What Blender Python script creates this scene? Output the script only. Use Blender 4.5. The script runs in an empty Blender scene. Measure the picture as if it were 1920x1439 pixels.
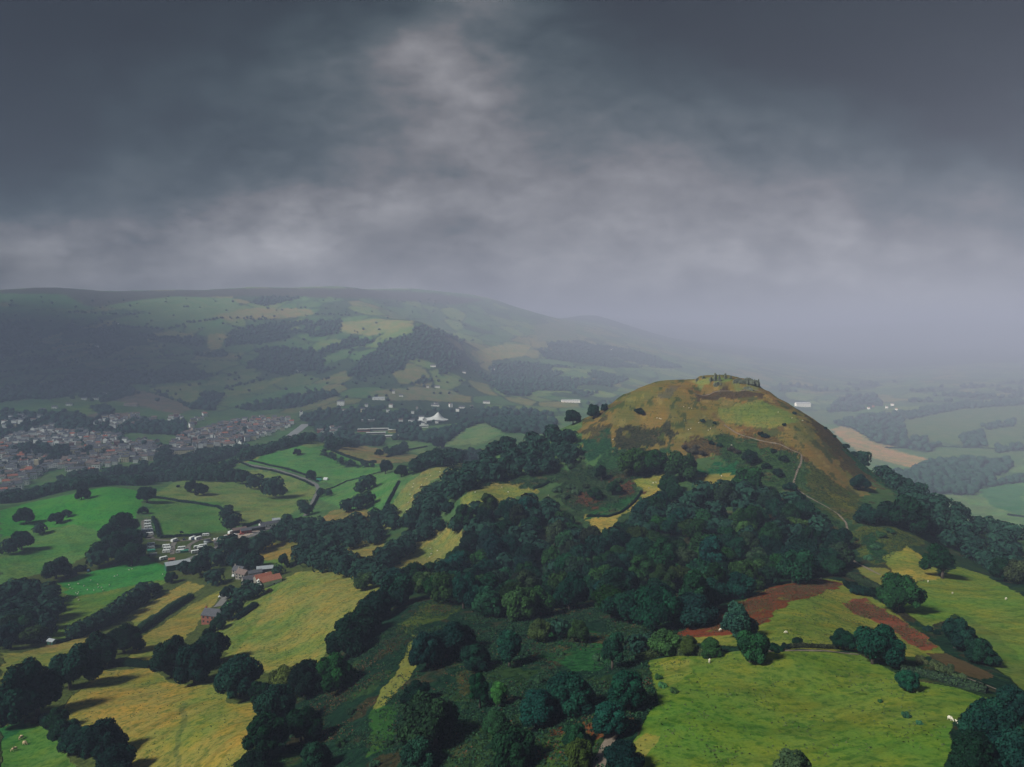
import bpy, bmesh, math, random
import numpy as np
from mathutils import Vector, Matrix, Euler

random.seed(7)
RNG = np.random.default_rng(7)
scene = bpy.context.scene
COL = scene.collection
R = math.radians

# ------------------------------------------------------------------ camera
F_PX, U0, V0, HOR = 1330.0, 960.0, 719.5, 630.0
CZ = 300.0
PITCH = math.atan((V0 - HOR) / F_PX)
cam_d = bpy.data.cameras.new('camera')
cam_d.sensor_width = 36.0
cam_d.lens = 36.0 * F_PX / 1920.0
cam_d.clip_start, cam_d.clip_end = 1.0, 60000.0
cam = bpy.data.objects.new('camera', cam_d)
cam.location = (0, 0, CZ)
cam.rotation_euler = (math.pi / 2 - PITCH, 0, 0)
COL.objects.link(cam)
scene.camera = cam


def ray(u, v):
    """photo position -> (X per metre of Y, Z per metre of Y)"""
    xc, yc = (u - U0) / F_PX, -(v - V0) / F_PX
    fy = math.cos(PITCH) + yc * math.sin(PITCH)
    return xc / fy, (yc * math.cos(PITCH) - math.sin(PITCH)) / fy


# ------------------------------------------------------------------ value noise
def vnoise(x, y, seed=0):
    xi, yi = np.floor(x).astype(np.int64), np.floor(y).astype(np.int64)
    fx, fy = x - xi, y - yi
    fx, fy = fx * fx * (3 - 2 * fx), fy * fy * (3 - 2 * fy)

    def h(a, b):
        n = (a * 374761393 + b * 668265263 + seed * 974634777) & 0x7FFFFFFF
        n = ((n ^ (n >> 13)) * 1274126177) & 0x7FFFFFFF
        return ((n ^ (n >> 16)) & 0xFFFF) / 65535.0
    a, b, c, d = h(xi, yi), h(xi + 1, yi), h(xi, yi + 1), h(xi + 1, yi + 1)
    return (a * (1 - fx) + b * fx) * (1 - fy) + (c * (1 - fx) + d * fx) * fy


def fbm(x, y, octaves=4, seed=0):
    s, amp, tot = 0.0, 1.0, 0.0
    for k in range(octaves):
        s = s + amp * (vnoise(x * 2 ** k, y * 2 ** k, seed + k) - .5)
        tot += amp
        amp *= .5
    return s / tot * 2


# ------------------------------------------------------------------ terrain
# surveyed spots: (u, v, distance) along the lines of sight, then hidden ground as (u, distance, height)
SEEN = [
 # near shoulder
 (960,1439,150),(1300,1439,135),(1600,1439,130),(1920,1439,125),(1250,1300,175),(1500,1300,175),(1850,1300,170),
 (1500,1220,205),(1750,1260,190),(1320,1180,245),(1500,1110,300),(1600,1150,275),(1740,1220,222),(1900,1290,183),
 (1700,1060,385),(1590,1040,420),(1850,1130,300),(1910,1115,315),(1100,1250,215),(900,1250,230),(850,1180,285),
 (800,1130,340),(700,1300,230),(600,1350,230),(1000,1180,275),(1200,1150,290),(1400,1095,345),(1000,1100,400),(1200,1080,370),
 # saddle and the cone of the hill
 (1540,950,500),(1500,870,575),(1500,800,630),(1400,745,690),(1340,721,733),(1300,719,733),(1420,727,728),(1250,725,712),(1285,721,722),(1380,719,742),(1220,734,706),(1175,748,708),(1440,735,724),(1462,749,722),(1515,783,712),
 (1200,800,665),(1290,790,655),(1400,800,640),(1300,850,610),(1400,880,570),
 (1130,772,715),(1060,802,725),(1150,850,630),(1230,910,560),(1300,900,560),(1100,960,525),(1300,1000,455),(1430,980,470),
 (940,850,735),(860,890,700),(1000,900,610),(940,922,590),(870,942,570),(950,1000,500),(1050,870,640),
 (1480,760,722),(1550,805,700),(1620,872,660),(1700,920,600),(1780,965,560),(1760,1010,480),(1650,980,470),(1600,920,560),
 (1850,1060,440),(1920,1060,470),(1860,1000,590),(1920,1010,640),
 # left flank and farm valley
 (300,1439,215),(700,1439,175),(480,1400,205),(300,1350,255),(130,1300,300),(445,1290,280),(30,1439,235),(0,1250,360),
 (560,1200,350),(700,1100,430),(600,1080,490),(480,1170,405),(500,1085,520),(400,1165,440),(250,1200,410),(90,1205,420),
 (150,1120,530),(0,1080,570),(330,1060,600),(275,990,720),(450,1000,700),(520,985,740),(200,915,905),(260,922,890),(50,990,740),
 (100,938,860),(0,955,815),(350,960,800),(340,908,980),(480,930,900),(570,880,1060),(560,826,1260),(620,832,1260),(450,866,1150),
 (690,850,1200),(640,900,1000),(800,870,880),(860,864,900),(730,960,690),(620,970,725),(840,1000,555),(750,1050,520),
 # town and valley floor
 (0,900,1250),(150,868,1360),(330,848,1480),(450,820,1700),(540,800,1900),(300,790,1950),(100,800,1750),(0,830,1600),(100,760,2050),
 (300,760,2200),(250,740,2400),(870,820,1600),(900,800,1750),(780,842,1430),(690,815,1700),(820,790,1980),(1050,755,2600),(940,815,1550),
 # left mountain
 (0,720,2400),(100,700,2600),(350,735,2500),(450,720,2700),(350,690,2800),(0,650,2900),(200,640,3100),(400,640,3300),(600,690,3000),
 (700,645,3200),(780,606,3400),(0,580,3500),(200,575,3700),(400,580,3800),(550,585,3900),(0,545,4200),(80,540,4300),(300,546,4400),
 (480,541,4500),(640,541,4700),(800,549,5300),(910,563,6600),(1000,605,7600),(1110,591,8200),(1200,621,7600),(1300,660,6600),(1380,690,5400),
 (1000,650,4500),(900,690,3500),(1000,720,3200),(1150,705,3800),(800,720,2700),(700,740,2400),(860,640,3700),
 # plain and far ridges beyond the hill
 (1850,940,1600),(1920,930,1650),(1800,880,2000),(1700,855,2250),(1600,812,2600),(1880,790,3000),(1800,762,3500),(1500,757,3900),
 (1700,720,5000),(1900,715,5000),(1600,700,6500),(1800,655,9500),(1830,604,13000),(1650,613,13000),(1920,608,13000),(1450,655,9000),(1150,594,14500),(1300,606,14500),(1000,585,13000),
]
HIDDEN = [
 (1370,800,249),(1370,900,195),(1370,1100,80),(1370,1450,25),(1200,850,200),(1200,1000,115),(1200,1300,60),(1250,1700,52),(1500,850,145),(1500,1100,45),(1550,1500,-20),
 (1000,850,145),(1000,1000,90),(1000,1300,62),(1080,800,190),(1080,900,140),(900,850,130),(880,1000,100),(1620,900,65),(1750,900,20),(1900,900,5),(1700,1250,-35),(1920,1150,-30),
 (100,1020,75),(230,1030,80),(50,1120,45),(300,1150,60),(420,1330,62),(560,1420,70),(640,1450,68),(0,1000,60),
 (480,1040,88),(800,4200,330),(500,5500,560),(100,5500,540),(900,9000,430),(1110,10000,420),(1250,9600,280),(1400,7600,130),(1500,11000,120),(1800,11000,150),(1500,2000,-35),(1350,2200,5),(1500,2900,-60),
 (200,9000,300),(600,9000,320),(200,22000,260),(960,22000,300),(1700,22000,300),
 (200,60,185),(700,60,205),(1200,60,225),(1700,60,232),(200,25,190),(960,25,222),(1700,25,236),(200,130,172),(700,110,196),
]
pa, pl, pz = [], [], []


def _add(a, y, z):
    pa.append(a); pl.append(math.log(y)); pz.append(z)


for u, v, y in SEEN:
    a, t = ray(u, v)
    _add(a, y, CZ + y * t)
for u, y, z in HIDDEN:
    _add((u - U0) / F_PX, y, z)
for a, l, z in list(zip(pa, pl, pz)):
    if a < -.55:
        for d in (.3, .75):
            _add(a - d, math.exp(l), z)
    if a > .55:
        for d in (.3, .75):
            _add(a + d, math.exp(l), z)
pa, pl, pz = np.array(pa), np.array(pl), np.array(pz)
LS = .5


def _k(d2):
    return .5 * d2 * np.log(d2 + 1e-9)


def tps_fit():
    n = len(pa)
    d2 = (pa[:, None] - pa[None]) ** 2 + ((pl[:, None] - pl[None]) * LS) ** 2
    K = _k(d2) + np.eye(n) * 3e-6
    P = np.stack([np.ones(n), pa, pl * LS], 1)
    A = np.zeros((n + 3, n + 3))
    A[:n, :n], A[:n, n:], A[n:, :n] = K, P, P.T
    return np.linalg.solve(A, np.concatenate([pz, np.zeros(3)]))


W = tps_fit()


def tps_eval(a, l):
    out = np.empty(a.size)
    for i in range(0, a.size, 40000):
        aa, ll = a[i:i + 40000], l[i:i + 40000]
        d2 = (aa[:, None] - pa[None]) ** 2 + ((ll[:, None] - pl[None]) * LS) ** 2
        out[i:i + 40000] = _k(d2) @ W[:-3] + W[-3] + W[-2] * aa + W[-1] * ll * LS
    return out


AZ = np.concatenate([np.linspace(-1.5, -.84, 60, endpoint=False), np.linspace(-.84, .84, 980), np.linspace(.84, 1.5, 61)[1:]])
LY = np.concatenate([np.linspace(math.log(25), math.log(110), 50, endpoint=False), np.linspace(math.log(110), math.log(1300), 560, endpoint=False),
                     np.linspace(math.log(1300), math.log(7200), 281, endpoint=False), np.linspace(math.log(7200), math.log(23000), 50)])
NA, NL = len(AZ), len(LY)
# the smooth survey is evaluated on every second line, then filled in by cubic averaging
ca, cl = AZ[::2], LY[::2]
GA, GL = np.meshgrid(AZ, LY)
GX, GY = GA * np.exp(GL) + np.sign(GA) * np.clip(np.abs(GA) - .84, 0, None) * 420, np.exp(GL)
cga, cgl = np.meshgrid(ca, cl)
cz = tps_eval(cga.ravel(), cgl.ravel()).reshape(cga.shape)


def upsample(z, n, axis):
    z = np.moveaxis(z, axis, 0)
    out = np.zeros((n,) + z.shape[1:])
    out[::2] = z
    m = z.shape[0]
    zp = np.concatenate([2 * z[:1] - z[1:2], z, 2 * z[-1:] - z[-2:-1]])
    mid = (9 * (zp[1:-2] + zp[2:-1]) - zp[0:-3] - zp[3:]) / 16
    k = len(out[1::2])
    if k > len(mid):
        mid = np.concatenate([mid, z[-1:]])
    out[1::2] = mid[:k]
    return np.moveaxis(out, 0, axis)


GZ = upsample(upsample(cz, NL, 0), NA, 1)
far = np.clip((GY - 1900) / 1500, 0, 1)
mid = np.clip((GY - 250) / 400, 0, 1)
GZ = GZ + fbm(GX / 28, GY / 28, 3, 3) * (.55 + .25 * mid) + fbm(GX / 7, GY / 7, 2, 11) * .16 + far * (fbm(GX / 420, GY / 420, 4, 5) * 13 + fbm(GX / 90, GY / 90, 3, 6) * 4)
hill_w = np.clip((GZ - 196) / 18, 0, 1) * ((GY > 560) & (GY < 800) & (GA > .1) & (GA < .5))
GZ = GZ + hill_w * (1.1 * fbm(GX / 60 + 5, GZ * .24, 3, 17) + 1.3 * fbm(GX / 19, GY / 15, 3, 18))
# earthworks round the summit: ditches and banks
def bump(u, y, h, ru, ry):
    a = (u - U0) / F_PX
    global GZ
    GZ = GZ + h * np.exp(-((GX - a * y) / ru) ** 2 - ((GY - y) / ry) ** 2)


def mound(u, y, h, rx, ry):
    global GZ
    d = np.sqrt(((GX - (u - U0) / F_PX * y) / rx) ** 2 + ((GY - y) / ry) ** 2) + .10 * fbm(GX / 9, GY / 9, 2, 13)
    t = np.clip((1.12 - d) / .3, 0, 1)
    GZ = GZ + h * t * t * (3 - 2 * t)


mound(1364, 738, 5.2, 34, 20)
bump(1322, 708, -3.2, 10, 9); bump(1320, 722, 2.6, 12, 8); bump(1395, 712, -2.5, 22, 8); bump(1400, 724, 2.2, 20, 8)
bump(1432, 716, -1.6, 12, 8); bump(1246, 706, 1.6, 12, 8); bump(1262, 698, -2.0, 12, 8)


def col_at(a):
    i = np.clip(np.searchsorted(AZ, a) - 1, 0, NA - 2)
    f = (a - AZ[i]) / (AZ[i + 1] - AZ[i])
    return GZ[:, i] * (1 - f) + GZ[:, i + 1] * f


EY = np.exp(LY)


def at(u, v, ymin=0.0, ymax=9e9):
    """where the line of sight at (u, v) meets the ground"""
    for _ in range(60):
        a, t = ray(u, v)
        c = col_at(a)
        hit = np.nonzero((c >= CZ + EY * t) & (EY > ymin))[0]
        if len(hit) and hit[0] > 0 and EY[hit[0]] < ymax:
            k = hit[0]
            g0, g1 = c[k - 1] - CZ - EY[k - 1] * t, c[k] - CZ - EY[k] * t
            f = np.clip(-g0 / (g1 - g0 + 1e-9), 0, 1) if g0 < 0 else 0
            y = EY[k - 1] * (1 - f) + EY[k] * f
            return np.array([a * y, y, c[k - 1] * (1 - f) + c[k] * f])
        v += 1.5
    return np.array([a * 3000, 3000, 50.0])


def ground(x, y):
    """height of the sheet under points"""
    x, y = np.atleast_1d(np.asarray(x, float)), np.atleast_1d(np.asarray(y, float))
    a, l = x / y, np.log(y)
    i = np.clip(np.searchsorted(AZ, a) - 1, 0, NA - 2)
    j = np.clip(np.searchsorted(LY, l) - 1, 0, NL - 2)
    fa = np.clip((a - AZ[i]) / (AZ[i + 1] - AZ[i]), 0, 1)
    fl = np.clip((y - EY[j]) / (EY[j + 1] - EY[j]), 0, 1)
    return (GZ[j, i] * (1 - fa) + GZ[j, i + 1] * fa) * (1 - fl) + (GZ[j + 1, i] * (1 - fa) + GZ[j + 1, i + 1] * fa) * fl


def gz(x, y):
    return float(ground(x, y)[0])


def world_poly(pts, ymin=0.0, ymax=9e9, step=14):
    out = []
    n = len(pts)
    for k in range(n):
        (u0, v0), (u1, v1) = pts[k], pts[(k + 1) % n]
        m = max(1, int(math.hypot(u1 - u0, v1 - v0) / step))
        for q in range(m):
            p = at(u0 + (u1 - u0) * q / m, v0 + (v1 - v0) * q / m, ymin, ymax)
            out.append((p[0], p[1]))
    return np.array(out)


def inside(px, py, poly):
    r = np.zeros(px.shape, bool)
    n = len(poly)
    for k in range(n):
        x0, y0 = poly[k]
        x1, y1 = poly[(k + 1) % n]
        if y0 == y1:
            continue
        c = ((y0 > py) != (y1 > py)) & (px < (x1 - x0) * (py - y0) / (y1 - y0) + x0)
        r ^= c
    return r


# ------------------------------------------------------------------ field colours (albedo) and roughness of growth
YEL, YGR, GRN, BRT, MID, OLV = (.26, .205, .058), (.16, .21, .055), (.066, .125, .024), (.045, .185, .030), (.07, .165, .05), (.11, .115, .035)
TAN, DRK, RED, HTH = (.16, .105, .05), (.008, .026, .018), (.14, .033, .017), (.06, .042, .04)
MG, MT = (.075, .15, .065), (.2, .18, .08)
FIELDS = [
 # pts, colour, growth(0 grass .. 1 bracken), ymin, ymax, edge wobble (m)
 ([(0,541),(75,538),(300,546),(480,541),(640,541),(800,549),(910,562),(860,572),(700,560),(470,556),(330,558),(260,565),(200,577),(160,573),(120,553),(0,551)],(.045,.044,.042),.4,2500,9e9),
 ([(0,551),(120,552),(160,573),(190,580),(120,580),(60,572),(0,565)],(.06,.13,.06),0,2500,9e9),
 ([(0,573),(40,580),(130,588),(260,586),(200,592),(100,600),(50,598),(0,600)],MG,0,2500,9e9),
 ([(190,575),(270,562),(330,556),(440,560),(450,575),(420,595),(350,605),(300,615),(240,612),(180,605),(230,595),(280,585)],(.09,.145,.07),0,2500,9e9),
 ([(0,603),(45,602),(110,605),(120,615),(60,622),(0,622)],(.05,.10,.055),0,2500,9e9),
 ([(150,617),(200,600),(225,605),(190,615)],MT,0,2500,9e9),
 ([(70,640),(115,623),(115,640),(95,648)],MT,0,2500,9e9),
 ([(95,651),(140,641),(175,645),(170,653),(120,664),(98,660)],MT,0,2500,9e9),
 ([(108,674),(165,658),(160,666),(115,678)],MT,0,2500,9e9),
 ([(280,628),(320,621),(365,628),(330,632)],MT,0,2500,9e9),
 ([(200,668),(240,650),(305,645),(300,655),(260,665),(225,672)],(.15,.17,.07),0,2500,9e9),
 ([(160,680),(240,673),(235,685),(190,692),(160,688)],(.15,.17,.07),0,2000,9e9),
 ([(75,697),(130,687),(145,695),(100,700)],MG,0,2000,9e9),
 ([(0,718),(40,705),(52,703),(30,722),(0,735)],MG,0,2000,9e9),
 ([(0,692),(38,688),(32,699),(0,707)],MG,0,2000,9e9),
 ([(0,752),(50,745),(110,740),(100,758),(40,765),(0,768)],(.06,.12,.06),0,1700,9e9),
 ([(390,627),(425,625),(412,655),(390,655)],MT,0,2500,9e9),
 ([(350,612),(410,600),(430,604),(400,616)],MG,0,2500,9e9),
 ([(400,592),(480,577),(580,580),(590,590),(520,598),(430,602)],(.17,.15,.075),0,2500,9e9),
 ([(640,605),(700,598),(785,603),(760,618),(690,630),(640,622)],(.16,.16,.075),0,2500,9e9),
 ([(500,560),(570,556),(580,562),(520,568)],MG,0,2500,9e9),
 ([(278,730),(370,716),(382,730),(366,758),(330,748),(290,737)],(.16,.18,.075),0,1800,9e9),
 ([(205,750),(250,731),(280,737),(330,751),(366,764),(340,776),(290,770),(250,757)],(.15,.11,.095),0,1800,9e9),
 ([(395,742),(430,728),(500,715),(540,706),(500,727),(440,742),(400,752)],(.16,.18,.07),0,1800,9e9),
 ([(370,722),(420,710),(490,697),(480,710),(430,724)],(.13,.17,.075),0,1800,9e9),
 ([(430,757),(480,742),(560,725),(620,716),(600,731),(520,746),(440,763)],MG,0,1800,9e9),
 ([(115,770),(185,755),(203,760),(180,775),(130,781)],(.11,.17,.05),0,1500,9e9),
 ([(135,801),(185,795),(186,809),(145,810)],(.12,.17,.05),0,1400,9e9),
 ([(150,785),(180,775),(255,774),(262,788),(230,796),(190,795)],(.17,.11,.10),0,1500,9e9),
 ([(880,660),(950,645),(1000,648),(980,668),(900,680)],MT,0,2500,9e9),
 ([(1000,610),(1080,600),(1080,640),(1010,640)],(.10,.12,.075),0,2500,9e9),
 ([(690,735),(780,725),(860,735),(840,750),(720,752)],(.15,.15,.09),0,1800,9e9),
 ([(1556,806),(1585,798),(1600,806),(1640,832),(1720,846),(1765,862),(1740,884),(1700,875),(1620,855)],(.27,.18,.10),0,1200,9e9),
 ([(1690,785),(1800,766),(1920,757),(1920,832),(1800,834),(1700,822)],(.07,.105,.05),0,1200,9e9),
 ([(1655,838),(1800,838),(1920,838),(1920,868),(1780,872)],(.065,.11,.055),0,1200,9e9),
 ([(1500,770),(1600,775),(1660,790),(1600,800),(1540,795)],(.065,.105,.055),0,1200,9e9),
 ([(1820,905),(1880,902),(1920,912),(1920,968),(1860,950)],(.035,.11,.05),0,900,9e9),
 ([(1840,890),(1920,885),(1920,900),(1880,900)],(.06,.10,.05),0,900,9e9),
 # green hill and fields of the farm valley
 ([(0,958),(60,942),(150,924),(200,912),(262,920),(265,945),(255,965),(245,985),(190,1010),(150,1050),(110,1070),(60,1080),(0,1098)],BRT,0,300,930),
 ([(0,1010),(70,990),(150,985),(200,1000),(150,1050),(110,1070),(60,1080),(0,1098)],(.10,.2,.055),0,300,930),
 ([(285,928),(330,904),(350,900),(400,904),(440,890),(480,880),(560,895),(592,915),(585,935),(560,955),(520,977),(480,980),(440,988),(425,962),(415,942),(300,937)],(.17,.21,.07),0,700,1150),
 ([(285,934),(410,941),(426,965),(426,995),(340,1004),(298,1008),(290,980),(275,960)],(.09,.18,.05),0,500,900),
 ([(438,866),(500,838),(560,820),(622,826),(640,840),(700,865),(722,880),(690,900),(640,915),(610,905),(590,895),(545,884),(500,874),(450,869)],MID,0,800,1300),
 ([(438,866),(500,837),(525,834),(480,862),(455,868)],(.27,.22,.06),0,800,1300),
 ([(560,830),(600,822),(622,826),(600,838),(575,842)],(.17,.2,.07),0,800,1300),
 ([(605,918),(660,900),(742,884),(746,900),(722,945),(700,962),(640,952),(600,937)],(.09,.2,.065),0,600,1250),
 ([(615,846),(650,832),(700,840),(782,855),(762,866),(705,870),(660,857)],(.27,.19,.09),0,900,1500),
 ([(716,992),(735,945),(760,910),(800,880),(872,858),(866,875),(805,905),(775,945),(752,990)],(.22,.2,.075),0,400,1100),
 ([(588,988),(620,960),(650,953),(716,962),(702,975),(640,987)],(.26,.17,.07),0,400,1000),
 ([(745,842),(770,829),(803,833),(792,852)],(.14,.2,.085),0,900,2000),
 ([(826,838),(880,800),(905,794),(945,814),(900,832)],(.14,.2,.09),0,900,2000),
 ([(478,1045),(500,1022),(550,1012),(572,1018),(562,1040),(530,1058),(488,1068)],(.28,.17,.045),0,300,900),
 ([(485,1052),(540,1046),(530,1060),(488,1068)],(.10,.17,.04),0,300,900),
 ([(395,1205),(430,1150),(500,1100),(560,1072),(640,1072),(722,1100),(662,1150),(612,1220),(592,1255),(520,1265),(480,1255),(440,1240)],YEL,0,200,700),
 ([(395,1205),(430,1150),(500,1100),(530,1085),(500,1140),(470,1190),(430,1235)],(.15,.18,.045),0,200,700),
 ([(95,1095),(180,1070),(270,1040),(312,1062),(315,1090),(270,1112),(200,1150),(130,1198),(92,1202),(108,1130)],(.11,.175,.035),0,300,800),
 ([(110,1092),(180,1070),(270,1040),(312,1062),(315,1085),(250,1098),(190,1110),(130,1120)],(.04,.2,.045),0,300,800),
 ([(0,1225),(40,1225),(100,1207),(195,1168),(170,1220),(110,1238),(60,1272),(20,1302),(0,1312)],(.24,.2,.055),0,200,600),
 ([(70,1215),(95,1208),(110,1208),(100,1216)],(.28,.17,.06),0,200,600),
 ([(236,1162),(300,1120),(350,1092),(385,1100),(330,1128),(268,1185)],(.31,.2,.055),0,200,700),
 ([(230,1245),(265,1195),(360,1132),(425,1102),(388,1150),(352,1192),(285,1245)],(.29,.195,.05),0,200,600),
 ([(122,1318),(190,1258),(280,1252),(330,1285),(400,1285),(440,1322),(488,1318),(492,1360),(450,1460),(250,1460),(200,1405),(128,1352)],(.3,.2,.05),0,100,400),
 ([(338,1320),(350,1320),(338,1440),(328,1440)],(.17,.15,.045),0,100,400),
 ([(0,1378),(60,1352),(100,1380),(160,1460),(0,1460)],(.085,.17,.035),0,100,400),
 ([(0,1365),(45,1348),(55,1362),(0,1390)],(.03,.13,.045),0,100,400),
 # pastures on the hill flank
 ([(735,1068),(790,1010),(830,983),(868,988),(866,1030),(850,1062),(810,1075),(715,1080)],(.24,.185,.06),0,300,900),
 ([(862,938),(900,903),(1004,903),(1008,925),(960,937),(900,952),(868,950)],(.27,.185,.06),0,300,900),
 ([(640,1034),(700,1004),(722,1010),(716,1032),(690,1048)],(.22,.185,.06),0,300,900),
 ([(1185,897),(1252,884),(1230,925),(1195,952),(1158,972),(1146,1000),(1137,1025),(1120,992),(1093,968),(1150,968),(1187,942),(1204,920)],(.29,.2,.055),0,300,900),
 ([(1300,895),(1375,885),(1382,898),(1340,908),(1305,912)],(.24,.17,.05),.2,300,900),
 # the hill top and slopes; shading of the mounds put into darker patches
 ([(1080,812),(1130,768),(1180,744),(1250,722),(1310,708),(1425,712),(1480,752),(1550,808),(1600,872),(1640,930),(1560,935),(1500,865),(1440,832),(1360,812),(1250,832),(1150,838)],(.22,.15,.045),.3,400,860),
 ([(1090,810),(1125,790),(1150,800),(1140,830),(1105,838)],(.10,.085,.045),.9,400,860),
 ([(1345,768),(1420,748),(1512,788),(1440,803),(1360,797)],(.15,.145,.045),.1,400,860),
 ([(1300,716),(1330,708),(1370,709),(1370,722),(1310,724)],(.15,.17,.06),.2,600,860),
 ([(1375,712),(1420,716),(1440,735),(1380,735)],(.15,.15,.055),.3,600,860),
 ([(1300,735),(1345,732),(1400,733),(1440,740),(1400,744),(1340,752),(1305,750)],(.11,.075,.05),.7,600,860),
 ([(1232,740),(1250,726),(1275,728),(1262,742),(1238,748)],(.12,.095,.065),.5,600,860),
 ([(1148,838),(1165,812),(1200,796),(1258,803),(1248,830),(1200,850)],(.06,.06,.04),1,400,860),
 ([(1075,840),(1130,806),(1148,815),(1135,850),(1085,870)],(.025,.085,.05),1,400,860),
 ([(1100,895),(1140,840),(1200,850),(1255,850),(1250,880),(1180,905),(1120,912)],(.035,.10,.05),1,400,860),
 ([(1040,900),(1085,872),(1170,890),(1200,912),(1185,940),(1150,965),(1090,968),(1050,940)],(.04,.075,.04),1,400,860),
 ([(1140,905),(1190,900),(1200,920),(1170,925)],(.16,.06,.04),1,400,860),
 ([(1080,925),(1120,935),(1110,950),(1075,945)],(.15,.06,.04),1,400,860),
 ([(1100,955),(1190,925),(1195,935),(1155,965),(1100,968)],(.03,.125,.05),1,400,860),
 ([(885,912),(930,893),(1010,893),(1060,880),(1070,900),(1010,912),(975,915),(940,905),(900,915)],(.045,.095,.05),1,400,860),
 ([(1355,812),(1440,832),(1503,852),(1492,920),(1430,905),(1380,880),(1340,850),(1310,835)],(.045,.10,.04),1,400,860),
 ([(1390,815),(1440,818),(1500,840),(1505,850),(1440,835)],(.17,.10,.04),.8,400,860),
 ([(1310,875),(1370,862),(1385,880),(1310,890)],(.02,.135,.065),1,400,860),
 ([(1285,830),(1340,828),(1360,850),(1300,855)],(.12,.08,.045),1,400,860),
 ([(1505,855),(1560,900),(1640,960),(1600,985),(1560,960),(1500,920)],(.10,.115,.035),1,400,860),
 ([(1540,905),(1590,940),(1600,960),(1570,945)],(.19,.17,.04),.7,400,860),
 ([(1500,762),(1550,805),(1600,855),(1640,905),(1615,915),(1570,860),(1520,800)],(.12,.085,.04),.8,400,860),
 ([(1575,838),(1640,872),(1740,940),(1790,985),(1740,985),(1670,925),(1610,875)],(.02,.12,.06),1,400,860),
 ([(1500,930),(1560,960),(1590,1000),(1585,1050),(1540,1000)],(.04,.09,.04),1,300,860),
 ([(1595,1000),(1640,975),(1735,1012),(1690,1030),(1650,1062),(1610,1050)],(.12,.145,.04),.8,250,700),
 ([(1612,1000),(1640,1000),(1670,1045),(1640,1060)],(.025,.085,.04),1,250,700),
 ([(1655,1042),(1700,1024),(1745,1055),(1765,1085),(1710,1095),(1668,1068)],(.28,.21,.05),0,200,700),
 ([(1600,1062),(1660,1066),(1720,1100),(1660,1110)],(.16,.16,.045),.2,200,700),
 ([(1690,1100),(1760,1085),(1795,1062),(1850,1080),(1930,1125),(1930,1260),(1850,1210),(1790,1150),(1745,1180),(1700,1150)],(.13,.175,.035),0,150,500),
 ([(1800,1150),(1870,1190),(1930,1250),(1930,1300),(1860,1250),(1790,1200)],(.10,.14,.035),.1,150,500),
 # near shoulder
 ([(1170,1412),(1200,1370),(1235,1320),(1215,1240),(1300,1224),(1450,1222),(1600,1224),(1700,1272),(1800,1292),(1860,1312),(1790,1345),(1770,1480),(1600,1560),(1160,1560)],(.125,.175,.03),0,60,400),
 ([(1240,1240),(1290,1235),(1300,1262),(1250,1290)],(.19,.2,.04),0,60,400),
 ([(1175,1405),(1210,1370),(1240,1380),(1210,1420)],(.3,.2,.05),0,60,400),
 ([(1275,1196),(1340,1150),(1440,1103),(1530,1084),(1590,1092),(1670,1140),(1775,1228),(1724,1234),(1600,1218),(1460,1220),(1300,1204)],(.19,.18,.04),0,100,450),
 ([(1270,1192),(1340,1150),(1440,1103),(1530,1086),(1585,1095),(1545,1112),(1480,1128),(1445,1162),(1405,1188),(1300,1194)],RED,.35,100,450),
 ([(1578,1132),(1620,1120),(1662,1146),(1702,1166),(1752,1212),(1722,1218),(1662,1175),(1600,1152)],(.21,.06,.04),.35,100,450),
 ([(1740,1225),(1780,1228),(1860,1265),(1850,1280),(1780,1255)],(.09,.06,.035),.5,100,450),
 ([(775,1185),(790,1225),(755,1290),(712,1335),(705,1325),(750,1245)],(.16,.16,.045),.5,100,450),
 ([(700,1330),(745,1320),(735,1400),(690,1420)],(.05,.14,.04),.6,100,450),
 ([(790,1135),(850,1105),(870,1140),(820,1165),(760,1190),(750,1170)],(.10,.14,.04),.7,100,450),
 ([(1010,1190),(1080,1180),(1170,1195),(1130,1260),(1080,1260),(1010,1230)],(.03,.13,.05),.9,100,450),
 ([(1050,1185),(1150,1190),(1150,1210),(1060,1202)],(.10,.08,.04),.9,100,450),
 ([(850,1260),(900,1250),(910,1290),(860,1310)],(.09,.09,.04),.9,100,450),
 ([(1020,1390),(1080,1360),(1130,1340),(1110,1400),(1060,1439),(1000,1450)],(.08,.15,.04),.6,60,450),
 ([(1100,1350),(1125,1355),(1125,1385),(1108,1392)],(.28,.10,.045),.8,60,450),
 ([(1020,1362),(1050,1360),(1055,1372),(1025,1376)],(.2,.075,.04),.9,60,450),
 ([(1030,1105),(1065,1100),(1072,1112),(1040,1118)],(.3,.1,.04),.9,100,600),
]


def base_colour():
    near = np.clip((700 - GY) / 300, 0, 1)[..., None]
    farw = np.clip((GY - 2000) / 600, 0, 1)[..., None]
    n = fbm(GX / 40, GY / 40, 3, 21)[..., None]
    c = np.array([.075, .13, .055]) * (1 - near) * (1 - farw) + np.array(DRK) * near + np.array([.026, .046, .036]) * farw  # near bracken kept dark: cloud shade put into its colour
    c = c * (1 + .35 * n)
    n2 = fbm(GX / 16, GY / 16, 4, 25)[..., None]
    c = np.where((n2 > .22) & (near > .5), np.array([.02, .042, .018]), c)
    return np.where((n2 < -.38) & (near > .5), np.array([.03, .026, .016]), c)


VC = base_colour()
GROW = np.clip((700 - GY) / 200, 0, 1) * .85


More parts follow.
